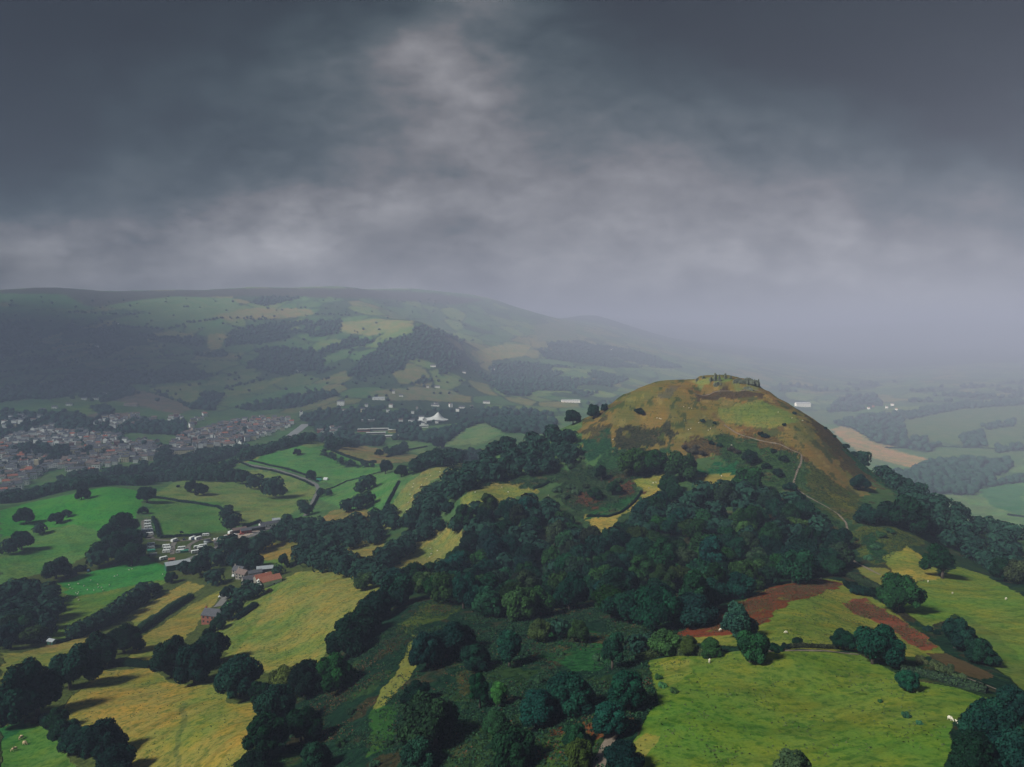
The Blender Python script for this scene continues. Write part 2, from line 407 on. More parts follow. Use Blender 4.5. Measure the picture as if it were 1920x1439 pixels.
def patchwork(X, Y, cell, seed):
    x, y = X / cell + .35 * fbm(X / cell / 2, Y / cell / 2, 2, seed), Y / cell / 1.25 + .35 * fbm(X / cell / 2 + 7, Y / cell / 2, 2, seed + 1)
    ix, iy = np.floor(x).astype(np.int64), np.floor(y).astype(np.int64)
    f1, f2, idn = np.full(X.shape, 9.), np.full(X.shape, 9.), np.zeros(X.shape)
    for dx_ in (-1, 0, 1):
        for dy_ in (-1, 0, 1):
            jx, jy = ix + dx_, iy + dy_
            h = (jx * 73856093 ^ jy * 19349663 ^ seed * 83492791) & 0xFFFFF
            px, py = jx + (h % 997) / 997., jy + (h % 787) / 787.
            d = np.hypot(px - x, py - y)
            n = d < f1
            f2 = np.where(n, f1, np.minimum(f2, d))
            idn = np.where(n, (h % 613) / 613., idn)
            f1 = np.minimum(f1, d)
    return idn, f2 - f1


fm = (GY > 2050) & (GY < 7000)
pid, pedge = patchwork(GX[fm], GY[fm], 150., 4)
pcol = np.array([[.05, .10, .045], [.085, .125, .05], [.06, .115, .05], [.13, .125, .06], [.03, .055, .035], [.045, .085, .045], [.10, .14, .055]])[(pid * 6.99).astype(int)]
pcol = np.where((pedge < .06)[:, None], [.014, .034, .022], pcol)
wgt = np.clip((GY[fm] - 2050) / 200, 0, 1)[:, None]
VC[fm] = VC[fm] * (1 - wgt) + pcol * wgt
hm = (GY > 600) & (GY < 880) & (GX / GY > .1) & (GX / GY < .52) & (GZ > 196)
ha = fbm(GX[hm] / 22, GY[hm] / 30, 4, 71)[:, None]
VC[hm] = np.where(ha > .15, [.12, .10, .036], np.where(ha < -.25, [.115, .07, .03], [.145, .10, .035]))
hb = fbm(GX[hm] / 8, GY[hm] / 11, 4, 72)[:, None]
VC[hm] = np.where(hb > .27, [.05, .056, .023], VC[hm])
GROW[hm] = .3
FARM = world_poly([(0, 1098), (100, 1050), (260, 1000), (420, 1000), (560, 1010), (720, 1095), (640, 1210), (600, 1265), (490, 1330), (470, 1500), (0, 1500)], 60, 800)
VC[inside(GX, GY, FARM)] = (.06, .075, .025)
wob1, wob2 = fbm(GX / 9, GY / 9, 3, 31), fbm(GX / 9, GY / 9, 3, 47)
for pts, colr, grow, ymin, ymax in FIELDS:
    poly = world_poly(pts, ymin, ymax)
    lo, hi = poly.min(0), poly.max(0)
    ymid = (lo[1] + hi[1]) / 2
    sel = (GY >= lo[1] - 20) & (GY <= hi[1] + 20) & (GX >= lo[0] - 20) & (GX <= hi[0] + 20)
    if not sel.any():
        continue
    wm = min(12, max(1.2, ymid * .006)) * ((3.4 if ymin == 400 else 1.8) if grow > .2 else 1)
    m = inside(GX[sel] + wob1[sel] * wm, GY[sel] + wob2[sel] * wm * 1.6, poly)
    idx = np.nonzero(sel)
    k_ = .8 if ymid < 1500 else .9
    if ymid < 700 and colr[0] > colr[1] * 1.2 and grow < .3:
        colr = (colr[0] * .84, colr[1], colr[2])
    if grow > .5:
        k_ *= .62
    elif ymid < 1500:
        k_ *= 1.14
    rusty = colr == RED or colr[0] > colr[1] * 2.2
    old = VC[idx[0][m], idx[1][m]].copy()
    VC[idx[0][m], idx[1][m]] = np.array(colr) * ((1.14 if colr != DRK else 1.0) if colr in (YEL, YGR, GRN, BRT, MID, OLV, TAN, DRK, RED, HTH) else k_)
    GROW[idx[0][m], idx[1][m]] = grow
    if rusty:                                     # dying bracken thins out into the grass in streaks
        gx, gy = GX[sel][m], GY[sel][m]
        w_ = np.clip((fbm((gx + gy) / 14, (gx - gy) / 5, 4, 61) + .6 * fbm(gx / 2, gy / 3, 2, 62) + .8) * 2.2, 0, 1)[:, None]
        VC[idx[0][m], idx[1][m]] = old * (1 - w_) + VC[idx[0][m], idx[1][m]] * w_
    if .2 <= grow <= .3 and ymin == 400:          # tawny hill grass: olive, straw and heather patches
        gx, gy = GX[sel][m], GY[sel][m]
        a, b = fbm(gx / 26, gy / 34, 4, 71), fbm(gx / 9, gy / 13, 4, 72)
        c = np.array([[.15, .10, .034]] * len(gx))
        c = np.where((a > .18)[:, None], [.125, .10, .036], c)
        c = np.where((a < -.25)[:, None], [.12, .07, .03], c)
        c = np.where((b > .24)[:, None], [.055, .06, .025], c)
        c = np.where((b < -.38)[:, None], [.19, .135, .05], c)
        VC[idx[0][m], idx[1][m]] = c

# ------------------------------------------------------------------ materials
def mat(name):
    m = bpy.data.materials.new(name)
    m.use_nodes = True
    nt = m.node_tree
    b = nt.nodes['Principled BSDF']
    b.inputs['Specular IOR Level'].default_value = .15
    b.inputs['Roughness'].default_value = .9
    return m, nt, b


def N(nt, kind, **kw):
    n = nt.nodes.new(kind)
    for k, v in kw.items():
        if k.startswith('i_'):
            n.inputs[k[2:].replace('_', ' ')].default_value = v
        else:
            setattr(n, k, v)
    return n


def noise(nt, vec, scale, detail=4, rough=.55, out='Fac'):
    n = N(nt, 'ShaderNodeTexNoise')
    n.inputs['Scale'].default_value = scale
    n.inputs['Detail'].default_value = detail
    n.inputs['Roughness'].default_value = rough
    if vec is not None:
        nt.links.new(vec, n.inputs['Vector'])
    return n.outputs[out]


def math_n(nt, op, a, b=None, c=None, clamp=False):
    n = N(nt, 'ShaderNodeMath', operation=op, use_clamp=clamp)
    for k, x in enumerate((a, b, c)):
        if x is None:
            continue
        if isinstance(x, (int, float)):
            n.inputs[k].default_value = x
        else:
            nt.links.new(x, n.inputs[k])
    return n.outputs[0]


def mix_c(nt, fac, a, b, blend='MIX'):
    n = N(nt, 'ShaderNodeMix', data_type='RGBA', blend_type=blend)
    for s, x in ((0, fac), (6, a), (7, b)):
        if isinstance(x, (int, float)):
            n.inputs[s].default_value = x
        elif isinstance(x, tuple):
            n.inputs[s].default_value = x if len(x) == 4 else (*x, 1)
        else:
            nt.links.new(x, n.inputs[s])
    return n.outputs[2]


def ramp01(nt, x, lo, hi, a=0., b=1.):
    n = N(nt, 'ShaderNodeMapRange', clamp=True)
    nt.links.new(x, n.inputs[0])
    for k, val in zip((1, 2, 3, 4), (lo, hi, a, b)):
        n.inputs[k].default_value = val
    return n.outputs[0]


def ground_material():
    m, nt, b = mat('pasture_and_bracken')
    co = N(nt, 'ShaderNodeTexCoord').outputs['Object']
    ca = N(nt, 'ShaderNodeAttribute', attribute_name='field_colour').outputs['Color']
    gr = N(nt, 'ShaderNodeAttribute', attribute_name='growth').outputs['Fac']
    big, midn, small, tiny = noise(nt, co, .022, 4), noise(nt, co, .11, 4), noise(nt, co, .45, 4, .65), noise(nt, co, 1.6, 3, .7)
    # grass: patchy greener and yellower areas, small dark tufts
    g1 = mix_c(nt, ramp01(nt, big, .42, .6, 0, .85), ca, mix_c(nt, 1.0, ca, (.56, .92, .75, 1), 'MULTIPLY'))
    g2 = mix_c(nt, ramp01(nt, midn, .45, .62, 0, .8), g1, mix_c(nt, 1.0, g1, (1.35, 1.06, .8, 1), 'MULTIPLY'))
    g3 = mix_c(nt, ramp01(nt, small, .48, .62, 0, .9), g2, mix_c(nt, 1.0, g2, (.42, .62, .55, 1), 'MULTIPLY'))
    g4 = mix_c(nt, ramp01(nt, tiny, .42, .58, 0, .8), g3, mix_c(nt, 1.0, g3, (1.35, 1.25, 1.1, 1), 'MULTIPLY'))
    # contour-following sheep tracks on steep ground
    mp = N(nt, 'ShaderNodeMapping'); mp.inputs['Scale'].default_value = (.035, .035, .9)
    nt.links.new(co, mp.inputs['Vector'])
    track = noise(nt, mp.outputs[0], 1.0, 5, .6)
    g4 = mix_c(nt, ramp01(nt, track, .5, .6, 0, .55), g4, mix_c(nt, 1.0, g4, (.6, .62, .6, 1), 'MULTIPLY'))
    # bracken: clumps of fronds, some already rusty
    b1 = mix_c(nt, ramp01(nt, small, .38, .6), mix_c(nt, 1.0, ca, (.45, .55, .55, 1), 'MULTIPLY'), mix_c(nt, 1.0, ca, (1.35, 1.35, 1.1, 1), 'MULTIPLY'))
    rust = math_n(nt, 'MULTIPLY', ramp01(nt, noise(nt, co, .06, 5, .65), .56, .66), .3)
    b2 = mix_c(nt, rust, b1, (.14, .07, .035, 1))
    b3 = mix_c(nt, ramp01(nt, tiny, .3, .7, 0, .5), b2, mix_c(nt, 1.0, b2, (1.5, 1.45, 1.2, 1), 'MULTIPLY'))
    nt.links.new(mix_c(nt, gr, g4, b3), b.inputs['Base Color'])
    bp = N(nt, 'ShaderNodeBump')
    bp.inputs['Distance'].default_value = .9
    hgt = math_n(nt, 'ADD', math_n(nt, 'MULTIPLY', small, math_n(nt, 'MULTIPLY_ADD', gr, 1.4, .25)), math_n(nt, 'MULTIPLY', tiny, math_n(nt, 'MULTIPLY_ADD', gr, .45, .13)))
    nt.links.new(hgt, bp.inputs['Height'])
    bp.inputs['Strength'].default_value = .75
    nt.links.new(bp.outputs[0], b.inputs['Normal'])
    b.inputs['Specular IOR Level'].default_value = .0
    return m


def leaf_material():
    m, nt, b = mat('leaves')
    tint = N(nt, 'ShaderNodeAttribute', attribute_name='tint').outputs['Fac']
    oi = N(nt, 'ShaderNodeObjectInfo')
    base = oi.outputs['Color']
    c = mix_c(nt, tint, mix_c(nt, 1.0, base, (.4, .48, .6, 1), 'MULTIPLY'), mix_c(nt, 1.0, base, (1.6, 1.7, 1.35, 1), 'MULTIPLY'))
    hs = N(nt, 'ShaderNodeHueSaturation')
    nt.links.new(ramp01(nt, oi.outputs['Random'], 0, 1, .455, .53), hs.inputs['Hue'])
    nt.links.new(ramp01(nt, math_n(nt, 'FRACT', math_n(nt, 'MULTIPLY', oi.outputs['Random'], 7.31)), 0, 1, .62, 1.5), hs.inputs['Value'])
    nt.links.new(c, hs.inputs['Color'])
    nt.links.new(hs.outputs[0], b.inputs['Base Color'])
    b.inputs['Roughness'].default_value = .7
    b.inputs['Specular IOR Level'].default_value = .02
    return m


def plain(name, c, rough=.85, var=.25, scale=.8, spec=.2, metal=0.):
    m, nt, b = mat(name)
    co = N(nt, 'ShaderNodeTexCoord').outputs['Object']
    f = noise(nt, co, scale, 5, .6)
    dark, light = tuple(x * (1 - var) for x in c), tuple(min(1, x * (1 + var)) for x in c)
    nt.links.new(mix_c(nt, ramp01(nt, f, .3, .7), dark, light), b.inputs['Base Color'])
    b.inputs['Roughness'].default_value = rough
    b.inputs['Specular IOR Level'].default_value = spec
    b.inputs['Metallic'].default_value = metal
    return m


def tile_mat(name, c, scale=3.0):
    m, nt, b = mat(name)
    co = N(nt, 'ShaderNodeTexCoord').outputs['Object']
    w = N(nt, 'ShaderNodeTexWave', wave_type='BANDS', bands_direction='Z')
    w.inputs['Scale'].default_value = scale
    w.inputs['Distortion'].default_value = .6
    nt.links.new(co, w.inputs['Vector'])
    f = noise(nt, co, 1.2, 5, .65)
    a = mix_c(nt, ramp01(nt, f, .3, .7), tuple(x * .72 for x in c), tuple(x * 1.3 for x in c))
    nt.links.new(mix_c(nt, ramp01(nt, w.outputs['Fac'], 0, .3, .35, 0), a, tuple(x * .45 for x in c)), b.inputs['Base Color'])
    return m


M = {
 'ground': ground_material(), 'leaf': leaf_material(),
 'bark': plain('bark', (.07, .055, .045), .95, .35, 2.5),
 'render_white': plain('white_render', (.86, .84, .81), .8, .1, .3), 'cream': plain('cream_render', (.62, .53, .36), .8, .12, .3),
 'stone': plain('grey_stone', (.28, .25, .22), .9, .35, .8), 'ruin': plain('mossy_rubble', (.10, .115, .085), .95, .5, .5),
 'brick': tile_mat('red_brick', (.30, .105, .075), 6), 'slate': tile_mat('blue_slate', (.10, .10, .115), 4), 'slate_brown': tile_mat('brown_slate', (.19, .135, .12), 4),
 'tile_red': tile_mat('red_clay_tile', (.36, .12, .075), 4), 'rust': tile_mat('rusty_corrugated', (.36, .14, .09), 2), 'glass': plain('dark_glass', (.03, .04, .05), .2, .2, 1, .5),
 'metal_green': plain('green_cladding', (.03, .12, .08), .6, .2, .5), 'metal_grey': plain('grey_sheet_roof', (.34, .36, .38), .55, .12, .4), 'white': plain('white_paint', (.82, .81, .79), .5, .06, .5, .4),
 'tent_white': plain('white_canvas', (.6, .6, .59), .7, .05, .1), 'tyre': plain('tyre_rubber', (.02, .02, .02), .8, .2, 3), 'yellow': plain('yellow_wall', (.55, .42, .12), .8, .1, .4),
 'wool': plain('wool', (.66, .6, .48), .95, .18, 6), 'tarmac': plain('worn_tarmac', (.16, .15, .145), .9, .2, .25), 'gravel': plain('pale_gravel', (.15, .13, .11), .95, .22, .5),
 'earth': plain('trodden_earth', (.155, .122, .095), .95, .4, .5), 'water': plain('grey_water', (.3, .29, .29), .35, .08, .02, .4), 'wood_dark': plain('dark_timber', (.05, .042, .036), .8, .3, 1.5),
 'concrete': plain('concrete_yard', (.42, .32, .26), .9, .18, .2), 'car_dark': plain('dark_car_paint', (.02, .025, .04), .3, .2, 1, .5), 'car_blue': plain('blue_car_paint', (.04, .09, .16), .3, .2, 1, .5), 'car_red': plain('red_car_paint', (.4, .05, .03), .3, .15, 1, .5),
 'tent_green': plain('green_canvas', (.03, .2, .13), .7, .2, 1), 'lawn': plain('mown_lawn', (.05, .26, .045), .95, .2, .3), 'tent_dark': plain('grey_awning', (.16, .17, .17), .7, .2, 1), 'cattle': plain('cream_hide', (.55, .4, .24), .9, .15, 2),
}

# ------------------------------------------------------------------ object helpers
def tag(o, label=None, cat=None, group=None, kind=None):
    if label: o['label'] = label
    if cat: o['category'] = cat
    if group: o['group'] = group
    if kind: o['kind'] = kind
    return o


def link(name, me, parent=None, m=None):
    o = bpy.data.objects.new(name, me)
    COL.objects.link(o)
    if parent is not None:
        o.parent = parent
    if m is not None and me is not None and not me.materials:
        me.materials.append(m)
    return o


def empty(name, loc, rz=0., s=1.):
    o = bpy.data.objects.new(name, None)
    o.empty_display_size = .5
    COL.objects.link(o)
    o.location, o.rotation_euler = loc, (0, 0, rz)
    o.scale = (s, s, s) if isinstance(s, (int, float)) else s
    return o


def children(o, cache={}):
    return [c for c in COL.objects if c.parent == o]


def mesh_np(name, V, Fc, nside=4, smooth=False, attrs=None):
    me = bpy.data.meshes.new(name)
    V, Fc = np.asarray(V, np.float32), np.asarray(Fc, np.int32)
    me.vertices.add(len(V)); me.vertices.foreach_set('co', V.ravel())
    me.loops.add(Fc.size); me.loops.foreach_set('vertex_index', Fc.ravel())
    me.polygons.add(len(Fc)); me.polygons.foreach_set('loop_start', np.arange(0, Fc.size, nside, dtype=np.int32))
    if smooth:
        me.polygons.foreach_set('use_smooth', np.ones(len(Fc), bool))
    me.update(calc_edges=True)
    for nm, (typ, dom, dat) in (attrs or {}).items():
        a = me.attributes.new(nm, typ, dom)
        a.data.foreach_set('color' if 'COLOR' in typ else 'value', np.asarray(dat, np.float32).ravel())
    return me


class MB:
    """collects boxes, prisms and tubes into one mesh"""
    def __init__(self):
        self.bm = bmesh.new()

    def box(self, c, s, rz=0., bev=0.):
        r = bmesh.ops.create_cube(self.bm, size=1.0)
        M4 = Matrix.Translation(c) @ Matrix.Rotation(rz, 4, 'Z') @ Matrix.Diagonal((*s, 1))
        bmesh.ops.transform(self.bm, matrix=M4, verts=r['verts'])
        if bev:
            es = {e for v in r['verts'] for e in v.link_edges}
            bmesh.ops.bevel(self.bm, geom=list(es), offset=bev, segments=2, affect='EDGES')
        return self

    def faces(self, V, Fs):
        vs = [self.bm.verts.new(v) for v in V]
        for f in Fs:
            self.bm.faces.new([vs[i] for i in f])
        return self

    def cyl(self, p0, p1, r0, r1, n=8):
        p0, p1 = Vector(p0), Vector(p1)
        q = (p1 - p0).to_track_quat('Z', 'Y').to_matrix().to_4x4()
        L = (p1 - p0).length
        r = bmesh.ops.create_cone(self.bm, cap_ends=True, segments=n, radius1=r0, radius2=r1, depth=L)
        bmesh.ops.transform(self.bm, matrix=Matrix.Translation((p0 + p1) / 2) @ q, verts=r['verts'])
        return self

    def mesh(self, name, m=None, smooth=False):
        me = bpy.data.meshes.new(name)
        bmesh.ops.recalc_face_normals(self.bm, faces=self.bm.faces[:])
        self.bm.to_mesh(me); self.bm.free()
        if smooth:
            for p in me.polygons: p.use_smooth = True
        if m: me.materials.append(m)
        return me


def copy_tree(o, parent=None):
    c = o.copy(); COL.objects.link(c); c.parent = parent
    for ch in o.children:
        copy_tree(ch, c)
    return c


# ------------------------------------------------------------------ the ground sheet
vid = np.arange(NA * NL).reshape(NL, NA)
Fq = np.stack([vid[:-1, :-1], vid[:-1, 1:], vid[1:, 1:], vid[1:, :-1]], -1).reshape(-1, 4)
rgba = np.concatenate([VC, np.ones(VC.shape[:2] + (1,))], -1)
g_me = mesh_np('ground', np.stack([GX, GY, GZ], -1).reshape(-1, 3), Fq, 4, True,
               {'field_colour': ('FLOAT_COLOR', 'POINT', rgba), 'growth': ('FLOAT', 'POINT', GROW)})
tag(link('ground', g_me, None, M['ground']), 'rolling pasture, bracken and moor of the valley and its hill', 'ground', kind='structure')


def ribbon(name, pts, width, m, label, cat, lift=.12, kind='structure', px=True, ymin=0., ymax=9e9, wob=.6):
    P = [at(u, v, ymin, ymax) for u, v in pts] if px else [np.array(p) for p in pts]
    P = np.array([[p[0], p[1]] for p in P])
    d = np.concatenate([[0], np.cumsum(np.hypot(*np.diff(P, axis=0).T))])
    n = max(4, int(d[-1] / max(1.2, width * .4)))
    s = np.linspace(0, d[-1], n)
    C = np.stack([np.interp(s, d, P[:, 0]), np.interp(s, d, P[:, 1])], 1)
    for _ in range(3):
        C[1:-1] = (C[:-2] + 2 * C[1:-1] + C[2:]) / 4
    T = np.gradient(C, axis=0); T /= np.linalg.norm(T, axis=1)[:, None] + 1e-9
    Nn = np.stack([-T[:, 1], T[:, 0]], 1)
    rows = []
    K = 5
    wv = 1 + wob * fbm(s / 6, s * 0 + 3.3, 3, 5)
    for k in range(K):
        o = (k / (K - 1) - .5) * width
        Q = C + Nn * (o * wv)[:, None]
        rows.append(np.stack([Q[:, 0], Q[:, 1], ground(Q[:, 0], Q[:, 1]) + lift], 1))
    V = np.stack(rows, 1).reshape(-1, 3)
    i = np.arange(n * K).reshape(n, K)
    Fc = np.stack([i[:-1, :-1], i[:-1, 1:], i[1:, 1:], i[1:, :-1]], -1).reshape(-1, 4)
    o = link(name, mesh_np(name, V, Fc, 4, True), None, m)
    return tag(o, label, cat, kind=kind)


def patch(name, pts, m, label, cat, lift=.14, ymin=0., ymax=9e9, kind='structure', cell=1.5):
    poly = world_poly(pts, ymin, ymax, 6)
    lo, hi = poly.min(0), poly.max(0)
    xs, ys = np.arange(lo[0], hi[0], cell), np.arange(lo[1], hi[1], cell)
    X, Y = np.meshgrid(xs, ys)
    m_in = inside(X.ravel() + cell / 2, Y.ravel() + cell / 2, poly).reshape(X.shape)
    vi = -np.ones((len(ys) + 1, len(xs) + 1), int)
    V, Fc = [], []
    def vv(j, i):
        if vi[j, i] < 0:
            x, y = lo[0] + i * cell, lo[1] + j * cell
            vi[j, i] = len(V); V.append((x, y, gz(x, y) + lift))
        return vi[j, i]
    for j in range(len(ys)):
        for i in range(len(xs)):
            if m_in[j, i]:
                Fc.append((vv(j, i), vv(j, i + 1), vv(j + 1, i + 1), vv(j + 1, i)))
    if not Fc:
        return None
    return tag(link(name, mesh_np(name, V, Fc, 4, True), None, m), label, cat, kind=kind)


ribbon('path', [(1358,797),(1380,812),(1420,825),(1455,832),(1485,845),(1503,852),(1502,868),(1494,885),(1488,905),(1495,918),(1515,932),(1545,948),(1570,963),(1586,980),(1590,1000),(1590,1040),(1600,1052),(1622,1064),(1650,1078)], 1.4, M['earth'], 'worn earth footpath winding up the bare side of the hill', 'path', ymin=250, ymax=800)
ribbon('path', [(1300,738),(1345,734),(1400,732),(1430,735)], 1.0, M['earth'], 'faint trodden path along the bank below the summit', 'path', ymin=550, ymax=800)
ribbon('path', [(1440,1222),(1500,1221),(1560,1222),(1610,1228)], 1.3, M['earth'], 'short stony track along the top edge of the near green field', 'path', ymin=100, ymax=400)
ribbon('path', [(1800,1268),(1840,1282),(1885,1300)], 1.2, M['earth'], 'stony track leaving the rusty bracken towards the dark trees', 'path', ymin=100, ymax=400)
ribbon('path', [(1150,1375),(1140,1395),(1125,1430),(1115,1470)], 2.6, M['earth'], 'bare earth track between the trees beside the near green field', 'path', ymin=80, ymax=400)
ribbon('road', [(418,866),(470,873),(510,880),(545,890),(575,900),(592,908),(598,918),(590,935),(582,953),(572,968)], 5.5, M['tarmac'], 'narrow lane curving between pastures below the green knoll', 'road', .25, ymin=500, ymax=1250, wob=.05)
ribbon('road', [(318,1068),(350,1050),(390,1034),(420,1021),(450,1012),(480,1002),(505,991),(528,980)], 6.5, M['tarmac'], 'road running past the caravan site to the roadside sheds', 'road', .2, ymin=400, ymax=900, wob=.05)
ribbon('road', [(290,1012),(330,1014),(372,1013),(395,1010)], 4.5, M['gravel'], 'gravel drive along the hedge of the caravan site', 'road', .2, ymin=400, ymax=900)
ribbon('road', [(328,1014),(324,1025),(323,1040)], 4.2, M['gravel'], 'gravel spur between parked caravans', 'road', .24, ymin=400, ymax=900)
ribbon('road', [(372,1013),(355,1022),(352,1030),(360,1036)], 4.2, M['gravel'], 'gravel loop round the grass island of the caravan site', 'road', .28, ymin=400, ymax=900)
ribbon('road', [(428,1113),(418,1127),(408,1138)], 6.0, M['tarmac'], 'grey driveway above the brick farmhouse', 'road', .25, ymin=300, ymax=700, wob=.05)
ribbon('river', [(534,826),(550,814),(562,805),(574,796)], 24, M['water'], 'pale reach of river at the end of the town', 'river', .6, ymin=1300, ymax=2600, wob=.1)
ribbon('road', [(352,816),(358,806),(356,795),(362,788)], 9, M['concrete'], 'pale street climbing out of the town', 'road', .5, ymin=1300, ymax=2600, wob=.1)
patch('yard', [(398,1014),(425,1003),(450,997),(475,994),(500,987),(505,991),(470,1003),(430,1016),(410,1022)], M['concrete'], 'pinkish yard of parked vehicles beside the road', 'yard', .16, 400, 950)
patch('yard', [(264,978),(275,973),(283,1003),(292,1010),(275,1012),(267,1000)], M['gravel'], 'grey standing under the upper row of caravans', 'yard', .16, 400, 950)
patch('lawn', [(413,1143),(425,1131),(434,1124),(436,1130),(425,1142),(418,1147)], M['lawn'], 'vivid green lawn beside the brick farmhouse', 'lawn', .2, 250, 700, cell=.8)

# ------------------------------------------------------------------ trees
def ico(sub=1):
    bm = bmesh.new()
    bmesh.ops.create_icosphere(bm, subdivisions=sub, radius=1)
    V = np.array([v.co[:] for v in bm.verts]); Fc = np.array([[v.index for v in f.verts] for f in bm.faces])
    bm.free()
    return V, Fc


ICO1, ICO2, ICO3 = ico(1), ico(2), ico(3)


def quads(C, Nn, size, rng, aspect=.7, jit=.6):
    """leaf clumps: one bent quad per centre, facing roughly along Nn"""
    n = len(C)
    Nn = Nn + rng.normal(0, jit, (n, 3)) * .6
    Nn /= np.linalg.norm(Nn, axis=1)[:, None]
    A = np.cross(Nn, rng.normal(0, 1, (n, 3))); A /= np.linalg.norm(A, axis=1)[:, None] + 1e-9
    B = np.cross(Nn, A)
    s = size[:, None]
    v0, v1, v2, v3 = C - A * s, C - B * s * aspect + Nn * s * .25, C + A * s, C + B * s * aspect + Nn * s * .25
    V = np.stack([v0, v1, v2, v3], 1).reshape(-1, 3)
    return V, np.arange(4 * n).reshape(n, 4)


def crown_geo(seed, n_leaf, leaf, style='round'):
    rng = np.random.default_rng(seed)
    if style == 'round':
        nl, cz_, ax, rr = rng.integers(22, 32), .9, np.array([.68, .68, .62]), (.15, .38)
    elif style == 'tall':
        nl, cz_, ax, rr = rng.integers(18, 26), 1.2, np.array([.52, .52, .85]), (.15, .34)
    else:
        nl, cz_, ax, rr = rng.integers(11, 16), .48, np.array([.68, .68, .32]), (.16, .36)
    D = rng.normal(0, 1, (nl, 3)); D /= np.linalg.norm(D, axis=1)[:, None]
    D[:, 2] = np.abs(D[:, 2]) * 1.45 - .62
    LC = D * ax * rng.uniform(.6, 1.2, (nl, 1)) + [0, 0, cz_]
    LC[:, :2] += rng.normal(0, .12, 2)
    LR = rng.uniform(*rr, nl)
    LC = np.vstack([LC, [0, 0, cz_]]); LR = np.append(LR, .5 if style != 'bush' else .36)
    w = LR ** 2; w /= w.sum()
    C, Nn, T = [], [], []
    tot = 0
    while tot < n_leaf:
        k = rng.choice(len(LR), n_leaf, p=w)
        d = rng.normal(0, 1, (n_leaf, 3)); d /= np.linalg.norm(d, axis=1)[:, None]
        p = LC[k] + d * (LR[k] * rng.uniform(.8, 1.16, n_leaf))[:, None]
        dist = np.linalg.norm(p[:, None] - LC[None], axis=2) / LR[None]
        ok = (dist.min(1) > .79) & (p[:, 2] > .1)
        C.append(p[ok]); Nn.append(d[ok] + [0, 0, .25]); T.append((rng.uniform(0, 1, n_leaf) * .55 + (k % 5) / 4 * .45)[ok])
        tot += ok.sum()
    C, Nn, T = np.concatenate(C)[:n_leaf], np.concatenate(Nn)[:n_leaf], np.concatenate(T)[:n_leaf]
    V, Fc = quads(C, Nn, leaf * rng.uniform(.6, 1.4, n_leaf), rng, .7, .7)
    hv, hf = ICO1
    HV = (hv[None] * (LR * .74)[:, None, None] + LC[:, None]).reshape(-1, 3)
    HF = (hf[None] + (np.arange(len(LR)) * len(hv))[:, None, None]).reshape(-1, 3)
    return V, Fc, T, HV, HF, LC, LR


def crown_mesh(name, *a):
    V, Fc, T, HV, HF, LC, LR = crown_geo(*a)
    me = bpy.data.meshes.new(name)
    Va = np.vstack([V, HV]).astype(np.float32)
    loops = np.concatenate([Fc.ravel(), (HF + len(V)).ravel()]).astype(np.int32)
    starts = np.concatenate([np.arange(len(Fc)) * 4, len(Fc) * 4 + np.arange(len(HF)) * 3]).astype(np.int32)
    me.vertices.add(len(Va)); me.vertices.foreach_set('co', Va.ravel())
    me.loops.add(len(loops)); me.loops.foreach_set('vertex_index', loops)
    me.polygons.add(len(starts)); me.polygons.foreach_set('loop_start', starts)
    me.update(calc_edges=True)
    t = me.attributes.new('tint', 'FLOAT', 'FACE')
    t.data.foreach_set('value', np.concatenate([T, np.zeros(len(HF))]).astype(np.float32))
    me.materials.append(M['leaf'])
    return me


def trunk_mesh(name, seed, tall=False):
    rnd = random.Random(seed)
    b = MB()
    top = 1.0 if not tall else 1.3
    b.cyl((0, 0, -.08), (.02, .01, top * .45), .085, .06, 9)
    b.cyl((.02, .01, top * .45), (.0, .0, top), .06, .025, 7)
    for k in range(5):
        a = k * 1.257 + rnd.uniform(-.3, .3)
        z0 = top * rnd.uniform(.3, .6)
        b.cyl((.02, .01, z0), (math.cos(a) * .5, math.sin(a) * .5, z0 + rnd.uniform(.25, .5)), .035, .012, 6)
    return b.mesh(name, M['bark'], True)


CR = {
 'hi': [crown_mesh('crown', 100 + k, 8000, .056, 'round') for k in range(8)] + [crown_mesh('crown', 120, 7000, .056, 'tall')],
 'mid': [crown_mesh('crown', 140 + k, 4200, .07, 'round') for k in range(9)] + [crown_mesh('crown', 160 + k, 3600, .07, 'tall') for k in range(2)],
 'bush': [crown_mesh('crown', 180 + k, 2600, .07, 'bush') for k in range(4)],
}
TRUNK = [trunk_mesh('trunk', 3), trunk_mesh('trunk', 5, True)]
STEM = MB()
for k in range(4):
    STEM.cyl((0, 0, -.05), (math.cos(k * 1.6) * .25, math.sin(k * 1.6) * .25, .45), .05, .02, 6)
STEM = STEM.mesh('stem', M['bark'], True)

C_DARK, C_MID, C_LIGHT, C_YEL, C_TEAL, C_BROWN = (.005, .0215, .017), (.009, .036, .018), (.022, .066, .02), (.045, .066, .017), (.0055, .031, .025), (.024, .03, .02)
TREES = []      # (x, y, radius, colour, label, group, style)


def add_tree(u, v, w, colr=C_DARK, label='', group=None, style='round', kind='tree', ymin=0., ymax=9e9):
    p = at(u, v, ymin, ymax)
    r = w / 2 * math.hypot(p[1], CZ - p[2]) / F_PX * 1.06
    TREES.append([p[0], p[1] + r * .35, r, colr, label, group, style, kind])


